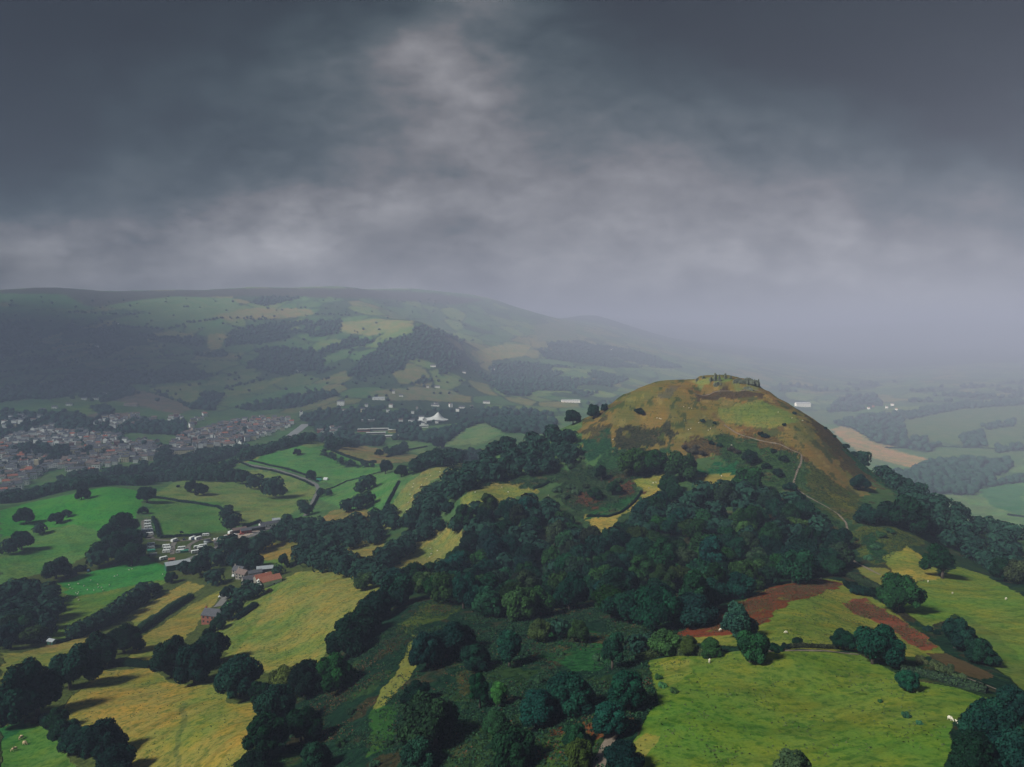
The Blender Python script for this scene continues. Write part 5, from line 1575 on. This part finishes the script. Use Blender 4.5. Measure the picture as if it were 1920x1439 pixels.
houses([(355,795),(375,778),(392,776),(380,790),(362,805)], 20, 'on the little street climbing out of town', 'street climbing out of town', Wm, 1500, 2700, R(30))
houses([(620,770),(700,755),(800,760),(900,765),(880,775),(760,778),(640,785)], 62, 'strung along the hazy valley road', 'along the hazy valley road', Wc, 1700, 3200, R(5))
houses([(740,792),(800,785),(840,790),(800,803),(745,805)], 36, 'around the white pavilion', 'around the white pavilion', Wm, 1500, 2600, R(10))
houses([(590,812),(625,805),(640,815),(600,820)], 22, 'between the river and the flat-roofed school', 'between river and school', Wm, 1400, 2500, R(20))
houses([(1620,765),(1690,760),(1680,775),(1630,775)], 75, 'on the hazy plain beyond the hill', 'hazy plain beyond the hill', Wm, 1800, 8000, R(0))
HOUSES.sort(key=lambda h: -h[4] / h[1])
print('houses', len(HOUSES))
for x, y, k, rz, s, where, group in HOUSES[:285]:
    wme, rme, cme, wall, roof = HP[k]
    root = empty('house', (x, y, gz(x, y)), rz, (s * random.uniform(.9, 1.25), s, s * random.uniform(.85, 1.05)))
    link('wall', wme, root)
    ro = link('roof', rme, root)
    for cx in (-3.8, 3.8):
        link('chimney', cme, ro).location = (cx, 0, 0)
    if y < 1500:
        for wx in (-2.8, 0, 2.8):
            for wz in (1.6, 4.0):
                link('window', WNM, root).location = (wx, -3.52, wz)
    tag(root, f'{WORD[wall]} {WORD[roof]} house {where}', 'house', f'{group}, {WORD[wall]} {WORD[roof]}')
if len(HOUSES) > 285:
    slots = list(dict.fromkeys([m for h in HP for m in (h[0].materials[0], h[1].materials[0])]))
    bm = bmesh.new()
    for x, y, k, rz, s, where, group in HOUSES[285:]:
        T = Matrix.Translation((x, y, gz(x, y))) @ Matrix.Rotation(rz, 4, 'Z') @ Matrix.Diagonal((s, s, s, 1))
        for part in HP[k][:2]:
            n0, f0 = len(bm.verts), len(bm.faces)
            bm.from_mesh(part)
            bm.verts.ensure_lookup_table(); bm.faces.ensure_lookup_table()
            bmesh.ops.transform(bm, matrix=T, verts=bm.verts[n0:])
            mi = slots.index(part.materials[0])
            for f in bm.faces[f0:]:
                f.material_index = mi
    me = bpy.data.meshes.new('distant_housing'); bm.to_mesh(me); bm.free()
    for m_ in slots: me.materials.append(m_)
    tag(link('distant_housing', me), 'mass of small distant houses at the back of the town', 'houses', kind='stuff')

# single buildings in and around the town
building('hotel', 341, 852, 46, 12, 9.5, 4.5, 'cream', 'slate', 'long cream three-storey terrace on the edge of the town', 'terrace', R(14), 2, 13, 3, None, 1200, 1800)
building('terrace', 430, 838, 24, 10, 7.5, 4, 'render_white', 'slate_brown', 'white terrace with steep gables beside the tree belt', 'terrace', R(12), 2, 6, 2, None, 1300, 2000)
building('terrace', 452, 836, 12, 9, 8, 5, 'render_white', 'slate', 'tall white gabled house at the corner of the old centre', 'house', R(80), 1, 3, 2, None, 1300, 2000)
building('terrace', 222, 849, 44, 9, 5.5, 3, 'render_white', 'slate', 'long white terrace with even windows in the middle streets', 'terrace', R(14), 2, 12, 2, None, 1200, 2000)
building('terrace', 148, 884, 34, 10, 5.5, 3, 'render_white', 'slate', 'long white-fronted row beside the red brick block', 'terrace', R(14), 1, 9, 2, None, 1000, 1700)
building('brick_block', 172, 887, 10, 9, 7, 2.5, 'brick', 'tile_red', 'bright red brick block at the end of the white row', 'house', R(10), 1, 3, 2, None, 1000, 1700)
building('brick_block', 152, 892, 14, 9, 6, 2.5, 'brick', 'tile_red', 'red brick house half hidden by the tree belt', 'house', R(10), 1, 3, 2, None, 1000, 1700)
building('brick_block', 195, 829, 11, 9, 6.5, 3, 'brick', 'tile_red', 'orange-red house standing among dark trees in town', 'house', R(10), 1, 3, 2, None, 1200, 2200)
building('brick_block', 166, 842, 16, 9, 6, 3, 'brick', 'tile_red', 'orange-red brick house below a white one in town', 'house', R(10), 1, 4, 2, None, 1200, 2200)
building('white_house', 182, 835, 13, 9, 6.5, 3, 'render_white', 'slate', 'large white house beside the orange-red ones', 'house', R(10), 1, 4, 2, None, 1200, 2200)
building('white_house', 206, 854, 10, 9, 8, 6, 'render_white', 'slate', 'white chapel-like house with a sharp gable to the valley', 'chapel', R(88), 0, 2, 2, None, 1200, 2200)
building('white_house', 183, 796, 15, 10, 7, 3, 'render_white', 'slate', 'big pale house on the rise left of the grove', 'house', R(8), 1, 4, 2, None, 1400, 2600)
building('stone_house', 268, 806, 16, 12, 6, 4, 'stone', 'slate_brown', 'brown-roofed stone house inside the dark grove', 'house', R(10), 2, 3, 2, None, 1400, 2600)
building('terrace', 246, 762, 40, 10, 6, 3, 'stone', 'slate_brown', 'long pinkish terrace at the edge of the brown field', 'terrace', R(4), 2, 9, 2, None, 1600, 2800)
for u, v, L, lab in ((130,761,16,'white house highest on the shaded hillside road, beside a pale field'), (158,750,14,'white house in the lane of houses under the dark hillside wood'), (180,750,16,'bright white house at the top of the hillside lane'), (200,741,20,'white farm at the wood edge above the hillside lane'),
                      (103,766,14,'white house midway along the shaded hillside road'), (80,771,14,'white house low on the shaded hillside road'), (40,784,20,'broad white house at the shaded town edge'), (75,783,12,'white gabled house at the shaded town edge'), (98,799,12,'white house alone above the shaded estate'), (182,651,18,'white farm high on the dark mountainside'), (220,608,14,'tiny white farm near the mountain pastures')):
    building('hillside_house', u, v, L, 8, 5, 3, 'render_white', 'slate', lab, 'house', R(8), 1, 3, 2, None, 1400, 4500)
for u, v, L, H, lab in ((812,688,22,5,'long white farm on the misty hillside above the pavilion'), (870,700,16,5,'white house in the mist on the wooded hillside'), (925,694,18,5,'white farm farthest along the misty hillside'), (925,717,12,5,'small white house under the misty farms'), (820,727,20,5,'white house above the hazy valley road'), (802,727,10,5,'tiny white house beside the one above the valley road'),
                         (710,750,40,6,'long low white works in the hazy valley'), (752,744,14,5,'white house uphill of the low white works'), (738,738,9,8,'narrow white house above the low white works'), (639,761,22,14,'tall white castle-like house in the hazy valley'), (1145,657,26,8,'white farm high on the misty spur'), (560,698,18,6,'white farmhouse on the pale mountain spur'),
                         (866,766,20,5,'white house in the hazy valley beyond the pavilion'), (816,762,26,5,'pale low shed behind the pavilion'), (912,757,24,7,'white house at the bend of the hazy valley'), (1070,755,70,7,'very long pale mill roof in the mist beside the hill'), (640,806,16,6,'white house at the river end of the school')):
    building('valley_house', u, v, L, 10, H, 3.5, 'render_white', 'slate' if L < 40 else 'metal_grey', lab, 'house' if L < 40 else 'works', R(5), 1 if L < 40 else 0, 3, 2, None, 1500, 5000)
building('country_house', 1505, 763, 80, 20, 18, 6, 'render_white', 'metal_grey', 'large white country house in the mist beyond the hilltop', 'house', R(6), 2, 9, 3, None, 2000, 7000)

# white pavilion: a swept canvas roof
def pavilion():
    p = at(812, 790, 1500, 2600)
    root = empty('pavilion', (p[0], p[1], gz(*p[:2])), R(8))
    n, m_ = 41, 17
    X, Y = np.meshgrid(np.linspace(-42, 42, n), np.linspace(-24, 24, m_))
    env = np.clip(1 - (np.abs(X) / 43) ** 2.2 - (np.abs(Y) / 26) ** 2.4, 0, 1)
    Z = 4 + 7 * env + 15 * np.exp(-((X - 14) / 9) ** 2 - (Y / 14) ** 2) + 1.2 * np.cos(X / 4.2) * env
    i = np.arange(n * m_).reshape(m_, n)
    Fc = np.stack([i[:-1, :-1], i[:-1, 1:], i[1:, 1:], i[1:, :-1]], -1).reshape(-1, 4)
    keep = (env.ravel()[Fc].max(1) > .02)
    link('canopy', mesh_np('canopy', np.stack([X, Y, Z], -1).reshape(-1, 3), Fc[keep], 4, True), root, M['tent_white'])
    link('wall', MB().box((0, 0, 1.5), (66, 34, 7), 0, 2).mesh('wall', M['white']), root)
    mast = MB().cyl((14, 0, 20), (14, 0, 29), .5, .2, 8).mesh('mast', M['metal_grey'])
    link('mast', mast, root)
    tag(root, 'white tent-roofed pavilion with a swept peak in the valley', 'pavilion')


pavilion()


def flat_block(u, v, L, Wd, H, m, label, rz=R(6), ymin=1200, ymax=2400):
    p = at(u, v, ymin, ymax)
    root = empty('school_block', (p[0], p[1], gz(*p[:2])), rz)
    link('wall', MB().box((0, 0, H / 2 - 1), (L, Wd, H + 2)).mesh('wall', M[m]), root)
    link('roof', MB().box((0, 0, H + .25), (L + 1, Wd + 1, .5), 0, .1).mesh('roof', M['white']), root)
    link('window', MB().box((0, -Wd / 2 - .05, H * .55), (L * .94, .15, H * .3)).mesh('window', M['glass']), root)
    tag(root, label, 'school block')


flat_block(682, 810, 30, 8, 7, 'brick', 'brick-walled flat-roofed school block nearest the river')
flat_block(705, 815, 46, 8, 5, 'stone', 'long flat white-roofed school block in front')
flat_block(712, 808, 44, 8, 6, 'stone', 'flat white-roofed school block behind the front one')
flat_block(735, 811, 18, 10, 7, 'yellow', 'yellow-walled school block beside the white roofs')
flat_block(732, 820, 40, 9, 4, 'stone', 'low white-roofed school hall at the edge of the fields')
flat_block(690, 790, 34, 9, 4, 'stone', 'low pale shed behind the school')
flat_block(775, 792, 26, 12, 5, 'render_white', 'flat pale building between school and pavilion')
flat_block(795, 802, 22, 10, 6, 'render_white', 'white building below the pavilion', R(10))
flat_block(825, 822, 10, 8, 5, 'render_white', 'white cottage under the tall round tree', R(20), 1000, 2200)
flat_block(805, 818, 12, 7, 5, 'render_white', 'white cottage beside the valley fields', R(-10), 1000, 2200)


def church(u, v, w, h, m, spire, label, ymin=1000, ymax=2600):
    p = at(u, v, ymin, ymax)
    root = empty('church', (p[0], p[1], gz(*p[:2])), R(12))
    link('tower', MB().box((0, 0, h / 2 - 1), (w, w, h + 2), 0, .15).mesh('tower', M[m]), root)
    par = MB()
    for sx in (-1, 1):
        for sy in (-1, 1):
            par.box((sx * (w / 2 - .5), sy * (w / 2 - .5), h + .9), (1, 1, 1.8))
    link('pinnacle', par.mesh('pinnacle', M[m]), root)
    if spire:
        link('spire', MB().cyl((0, 0, h), (0, 0, h + spire), w * .45, .2, 8).mesh('spire', M['slate']), root)
    ww, rr = gable(16, 8, 5, 4)
    a = link('nave', ww.mesh('nave', M[m]), root); a.location = (11, 0, 0)
    b = link('roof', rr.mesh('roof', M['slate']), root); b.location = (11, 0, 0)
    tag(root, label, 'church')


church(70, 877, 8, 15, 'cream', 0, 'square pale church tower at the near end of the town')
church(438, 808, 7, 17, 'stone', 8, 'church tower with a small spire rising from the dense centre')
church(565, 781, 9, 13, 'render_white', 9, 'pale church with a spire at the river end of the town', 1500, 3000)

# ------------------------------------------------------------------ ruins on the summit
def ruin(u, v, w, h, th, label, rz=0., seed=1, group=None):
    rnd = np.random.default_rng(seed)
    p = at(u, v, 600, 800)
    n = 9
    xs = np.linspace(-w / 2, w / 2, n)
    base = np.clip(1 - np.abs(np.linspace(-1, 1, n)) ** 2.5 * .75, .2, 1)
    tops = h * base * rnd.uniform(.7, 1.1, n)
    tops[n // 2] = h
    V, Fs = [], []
    for k in range(n):
        t = th * rnd.uniform(.8, 1.2)
        V += [(xs[k], -t / 2, -2), (xs[k] + rnd.normal(0, w * .02), -t / 2 * .8, tops[k]), (xs[k] + rnd.normal(0, w * .02), t / 2 * .8, tops[k] * rnd.uniform(.85, 1)), (xs[k], t / 2, -2)]
    for k in range(n - 1):
        a, b = 4 * k, 4 * (k + 1)
        Fs += [(a, b, b + 1, a + 1), (a + 1, b + 1, b + 2, a + 2), (a + 2, b + 2, b + 3, a + 3)]
    Fs += [(0, 1, 2, 3), (4 * n - 4, 4 * n - 1, 4 * n - 2, 4 * n - 3)]
    b = MB().faces(V, Fs)
    bmesh.ops.triangulate(b.bm, faces=b.bm.faces[:])
    bmesh.ops.subdivide_edges(b.bm, edges=b.bm.edges[:], cuts=2, use_grid_fill=True)
    for vt in b.bm.verts:
        vt.co += Vector(rnd.normal(0, .16, 3))
    me = b.mesh('ruined_wall', M['ruin'])
    o = link('ruined_wall', me)
    o.location = (p[0], p[1], gz(*p[:2])); o.rotation_euler = (0, 0, rz)
    tag(o, label, 'ruin', group)


ruin(1341, 714, 3.6, 7.5, 3.0, 'tallest jagged stump of ruined masonry on the hill summit', .2, 1)
ruin(1349, 714, 2.8, 6.4, 2.4, 'ruined masonry stump close beside the tallest one', -.2, 2)
ruin(1360, 711, 2.8, 6.2, 2.4, 'slender ruined stump standing alone on the skyline', .1, 3)
ruin(1370, 711, 2.6, 3.8, 2.2, 'short square ruined stump on the skyline', 0, 4)
ruin(1319, 710, 2.6, 2.8, 2, 'lone small ruin stump on the far shoulder of the summit', .3, 5)
ruin(1308, 713, 4, 2, 2, 'low broken wall at the shoulder edge of the summit', .2, 6)
ruin(1333, 714, 3.2, 3.8, 2.4, 'broken ruin lump beside the tallest stump', .4, 7)
ruin(1385, 716, 12, 3.6, 3, 'long low ruined wall where the summit begins to drop', .1, 8)
ruin(1402, 717, 12, 4.6, 3.4, 'thick overgrown ruined wall on the summit', -.1, 9)
ruin(1415, 720, 7, 4.8, 2.6, 'ruined wall corner at the steep edge of the summit', -.3, 10)
ruin(1422, 722, 3, 6.0, 2.4, 'pointed end of the ruined wall at the steep edge', -.2, 11)
ruin(1345, 722, 8, 3.4, 3.2, 'heap of fallen masonry below the tallest stump', .1, 12)
ruin(1402, 730, 10, 2.6, 3, 'tumbled masonry on the bank below the ruined walls', -.5, 13)

# ------------------------------------------------------------------ sheep
def animal_mesh(name, m, grazing, s=1.0):
    V = [(0, 0, .62), (.34, 0, .64), (.5, 0, .72 if not grazing else .6), (.68, 0, .9 if not grazing else .3), (.82, 0, .86 if not grazing else .14), (-.36, 0, .64), (-.5, 0, .55)]
    E = [(0, 1), (1, 2), (2, 3), (3, 4), (0, 5), (5, 6)]
    rad = [.27, .25, .15, .12, .06, .26, .07]
    for x, b in ((.3, 1), (-.34, 5)):
        for y in (-.14, .14):
            k = len(V)
            V += [(x, y, .38), (x, y, .02)]
            E += [(b, k), (k, k + 1)]
            rad += [.07, .045]
    me = bpy.data.meshes.new(name); me.from_pydata(V, E, [])
    o = bpy.data.objects.new(name, me); COL.objects.link(o)
    sk = o.modifiers.new('skin', 'SKIN')
    for v, r in zip(me.skin_vertices[0].data, rad):
        v.radius = (r, r)
    me.skin_vertices[0].data[0].use_root = True
    ss = o.modifiers.new('sub', 'SUBSURF'); ss.levels = ss.render_levels = 1
    dg = bpy.context.evaluated_depsgraph_get()
    out = bpy.data.meshes.new_from_object(o.evaluated_get(dg))
    out.name = name
    bpy.data.objects.remove(o)
    out.materials.clear(); out.materials.append(m)
    for p in out.polygons: p.use_smooth = True
    return out


SH = [animal_mesh('sheep', M['wool'], False), animal_mesh('sheep', M['wool'], True)]
COW = animal_mesh('cow', M['cattle'], True)
FLOCKS = [
 ([(170,1089),(129,1098),(131,1104),(136,1106),(147,1096),(147,1112),(142,1113),(145,1115),(124,1118),(126,1124),(145,1122),(148,1126),(164,1107),(176,1108),(183,1097),(184,1103),(191,1103),(193,1108),(205,1098),(246,1062),(248,1068),(242,1070),(215,1082),(220,1080),(305,1078),(158,1100)], 'white sheep grazing in the bright sheep field below the caravans', 'flock in the bright sheep field'),
 ([(802,993),(812,998),(794,1014),(808,1030),(820,1034),(809,1040),(806,1046),(745,1045),(727,1070),(674,1028),(684,1025)], 'white sheep on the pasture walled in by dark trees', 'flock on the enclosed pasture'),
 ([(891,924),(941,915),(953,924),(1028,930)], 'white sheep on the small high pasture', 'flock on the high pasture'),
 ([(1225,907),(1217,916),(1230,906),(1324,892),(1353,894),(1371,902),(1390,915)], 'white sheep on the pale ride above the hill wood', 'sheep above the hill wood'),
 ([(1282,764),(1292,766),(1297,767),(1283,789),(1237,786),(1232,785),(1239,787),(1310,794),(1295,805),(1291,807),(1332,805),(1328,808),(1459,774),(1372,836),(1485,785),(1505,790),(1150,825)], 'white sheep dotted over the tawny hillside', 'sheep of the tawny hillside'),
 ([(1740,1092),(1786,1114),(1886,1125)], 'white sheep on the upper field behind the sycamore', 'sheep on the upper field'),
 ([(1350,1184),(1474,1188),(1539,1087)], 'white sheep at the edge of the rusty bracken', 'sheep by the rusty bracken'),
 ([(1781,1351),(1797,1360)], 'white sheep on the near green field before the dark wood corner', 'sheep on the near field'),
 ([(1330,1243)], 'pale yellowish sheep alone at the top of the near field', None),
]
for lst, label, group in FLOCKS:
    for u, v in lst:
        p = at(u, v, 80, 900)
        o = link('sheep', random.choice(SH))
        o.location = (p[0], p[1], gz(*p[:2])); o.rotation_euler = (0, 0, random.uniform(0, 6.28))
        s = random.uniform(.95, 1.15)
        o.scale = (s, s, s)
        tag(o, label, 'sheep', group)
poly = world_poly([(728,985),(745,945),(768,912),(810,885),(860,868),(800,902),(772,942),(748,982)], 400, 1100)
for x, y in poisson(poly, 13, RNG)[:70]:
    o = link('sheep', random.choice(SH)); o.location = (x, y, gz(x, y)); o.rotation_euler = (0, 0, random.uniform(0, 6.28)); o.scale = (1.2,) * 3
    tag(o, 'white sheep scattered over the long sloping pasture', 'sheep', 'sheep on the sloping pasture')
for (u, v), lab in (((39,1387), 'cream cow farthest from the corner of the bottom paddock'), ((46,1397), 'cream cow in the middle of the bottom paddock'), ((28,1408), 'cream cow closest to the lower edge of the paddock')):
    p = at(u, v, 100, 400)
    o = link('cow', COW); o.location = (p[0], p[1], gz(*p[:2])); o.rotation_euler = (0, 0, random.uniform(0, 6.28)); o.scale = (1.7,) * 3
    tag(o, lab, 'cow')

# ------------------------------------------------------------------ haze
hz = MB().box((0, 11700, 245), (72000, 24000, 810))
m = bpy.data.materials.new('pale_haze'); m.use_nodes = True
nt = m.node_tree
nt.nodes.clear()
out = nt.nodes.new('ShaderNodeOutputMaterial')
pv = nt.nodes.new('ShaderNodeVolumePrincipled')
pv.inputs['Color'].default_value = (.355, .395, .56, 1)
pv.inputs['Density'].default_value = 2.95e-4
pv.inputs['Anisotropy'].default_value = 0.0
nt.links.new(pv.outputs[0], out.inputs['Volume'])
o = link('haze', hz.mesh('haze', m))
tag(o, 'thin rainy haze filling the valley', 'haze', kind='stuff')

# ------------------------------------------------------------------ unseen clouds added to shade the near valley and the mountainside
def shade_cloud(loc, rad, seed, label, density, rz=0.):
    v, f = ico(4)
    v = v * (1 + .16 * np.stack([fbm(v[:, 0] * 2.2 + 9, v[:, 1] * 2.2 + v[:, 2], 4, seed)] * 3, 1))
    v[:, 2] = np.where(v[:, 2] < 0, v[:, 2] * .55, v[:, 2])
    mc = bpy.data.materials.new('shade_cloud_vapour'); mc.use_nodes = True
    t = mc.node_tree; t.nodes.clear()
    oo, pp = t.nodes.new('ShaderNodeOutputMaterial'), t.nodes.new('ShaderNodeVolumePrincipled')
    pp.inputs['Color'].default_value = (.5, .6, .7, 1); pp.inputs['Absorption Color'].default_value = (0, .1, .5, 1); pp.inputs['Density'].default_value = density
    t.links.new(pp.outputs[0], oo.inputs['Volume'])
    o = link('added_shade_clouds', mesh_np('added_shade_clouds', v * np.array(rad), f, 3, True), None, mc)
    o.location, o.rotation_euler = loc, (0, 0, rz)
    return tag(o, label, 'added cloud', kind='stuff')


shade_cloud((-5000, -660, 3300), (2600, 3300, 260), 8, 'broad unseen cloud deck added to thin the sun over the near valley', .0022, R(32))
shade_cloud((-4550, 1590, 2650), (950, 850, 380), 5, 'unseen cloud added to darken the far mountainside', .0009)

# ------------------------------------------------------------------ sun and sky
SUN = Vector((-.66, -.36, .66)).normalized()
sl = bpy.data.lights.new('sun', 'SUN')
sl.energy, sl.angle, sl.color = 5.0, R(11), (1.0, .9, .75)
so = bpy.data.objects.new('sun', sl); COL.objects.link(so)
so.rotation_euler = SUN.to_track_quat('Z', 'Y').to_euler()
so.location = (-200, 0, 600)

w = bpy.data.worlds.new('World'); scene.world = w
w.use_nodes = True
nt = w.node_tree
nt.nodes.clear()
out = nt.nodes.new('ShaderNodeOutputWorld')
sky = nt.nodes.new('ShaderNodeTexSky'); sky.sky_type = 'NISHITA'; sky.sun_disc = False
sky.sun_elevation = math.asin(SUN.z); sky.sun_rotation = math.atan2(SUN.x, SUN.y)
bg0 = nt.nodes.new('ShaderNodeBackground'); bg0.inputs['Strength'].default_value = .05
nt.links.new(sky.outputs[0], bg0.inputs[0])
dirn = nt.nodes.new('ShaderNodeTexCoord').outputs['Generated']
sep = nt.nodes.new('ShaderNodeSeparateXYZ'); nt.links.new(dirn, sep.inputs[0])
dx, dy, dz = sep.outputs
yy = math_n(nt, 'MAXIMUM', math_n(nt, 'ABSOLUTE', dy), .12)
az, el = math_n(nt, 'DIVIDE', dx, yy), math_n(nt, 'DIVIDE', dz, yy)
cmb = nt.nodes.new('ShaderNodeCombineXYZ')
nt.links.new(az, cmb.inputs[0]); nt.links.new(math_n(nt, 'MULTIPLY', el, 1.9), cmb.inputs[1])
pos = cmb.outputs[0]
# torn cloud: warp the lookup
wx, wy = noise(nt, pos, 2.6, 8, .56), noise(nt, pos, 2.9, 8, .56)
az2 = math_n(nt, 'ADD', az, math_n(nt, 'MULTIPLY', math_n(nt, 'SUBTRACT', wx, .5), .42))
el2 = math_n(nt, 'ADD', el, math_n(nt, 'MULTIPLY', math_n(nt, 'SUBTRACT', wy, .5), .32))
cloud = noise(nt, pos, 2.7, 9, .58)
fine = noise(nt, pos, 7.5, 8, .62)


def blob(u, v, ru, rv, amp, tilt=0.):
    a0, t0 = ray(u, v)
    dxx, dyy = math_n(nt, 'SUBTRACT', az2, a0), math_n(nt, 'SUBTRACT', el2, t0)
    c, s = math.cos(tilt), math.sin(tilt)
    p = math_n(nt, 'ADD', math_n(nt, 'MULTIPLY', dxx, c), math_n(nt, 'MULTIPLY', dyy, s))
    q = math_n(nt, 'SUBTRACT', math_n(nt, 'MULTIPLY', dyy, c), math_n(nt, 'MULTIPLY', dxx, s))
    p, q = math_n(nt, 'DIVIDE', p, ru / F_PX), math_n(nt, 'DIVIDE', q, rv / F_PX)
    r2 = math_n(nt, 'ADD', math_n(nt, 'MULTIPLY', p, p), math_n(nt, 'MULTIPLY', q, q))
    return math_n(nt, 'MULTIPLY', math_n(nt, 'EXPONENT', math_n(nt, 'MULTIPLY', r2, -1.0)), amp)


br = ramp01(nt, el2, .0, .4, .25, .005)
for b_ in [(800,140,170,140,.14,0),(880,20,150,170,.045,0),(850,240,230,150,.06,0),(620,410,340,60,.10,.14),(380,455,360,45,.065,.1),(90,478,220,50,.065,0),(250,350,70,60,.03,0),(600,140,80,120,.025,.4),(420,110,160,110,.015,0),
           (70,340,230,130,-.085,0),(40,150,220,200,-.02,0),(620,318,190,50,-.075,.15),(1750,170,380,190,-.05,0),(1880,290,260,60,-.025,0),(800,462,190,32,-.06,.1),(330,375,130,40,-.05,.1),
           (1250,450,430,120,.08,0),(1500,530,650,95,.07,0),(900,520,600,60,.065,0),(200,510,300,30,.04,0),(1200,320,240,80,.025,0),(1020,250,40,130,-.02,0),(1300,60,160,120,.012,0)]:
    br = math_n(nt, 'ADD', br, blob(*b_))
br = math_n(nt, 'MULTIPLY', math_n(nt, 'MAXIMUM', br, .006), ramp01(nt, dy, -.3, .2, .18, .36))
br = math_n(nt, 'MULTIPLY', br, ramp01(nt, cloud, .36, .64, .5, 1.5))
br = math_n(nt, 'MULTIPLY', br, ramp01(nt, fine, .32, .68, .68, 1.34))
# unseen overhead sky, brightened and blued to fill the shade
over = ramp01(nt, dz, .5, .95)
br = math_n(nt, 'ADD', br, math_n(nt, 'MULTIPLY', over, .03))
tcol = mix_c(nt, ramp01(nt, br, .01, .06), (.62, 1.0, 1.08, 1), (1.0, .97, .99, 1))
tcol = mix_c(nt, over, tcol, (.3, .8, 1.6, 1))
bg1 = nt.nodes.new('ShaderNodeBackground')
nt.links.new(tcol, bg1.inputs[0]); nt.links.new(br, bg1.inputs[1])
mx = nt.nodes.new('ShaderNodeMixShader'); mx.inputs[0].default_value = .96
nt.links.new(bg0.outputs[0], mx.inputs[1]); nt.links.new(bg1.outputs[0], mx.inputs[2])
nt.links.new(mx.outputs[0], out.inputs[0])
w.cycles.sampling_method = 'MANUAL'; w.cycles.sample_map_resolution = 512

# ------------------------------------------------------------------ render settings
scene.render.engine = 'CYCLES'
cy = scene.cycles
cy.use_denoising = True
cy.max_bounces, cy.diffuse_bounces, cy.glossy_bounces, cy.transmission_bounces, cy.volume_bounces, cy.transparent_max_bounces = 4, 2, 1, 1, 1, 4
scene.view_settings.view_transform = 'Standard'
scene.view_settings.look = 'None'
scene.view_settings.exposure = 1.5
scene.view_settings.gamma = 1.0
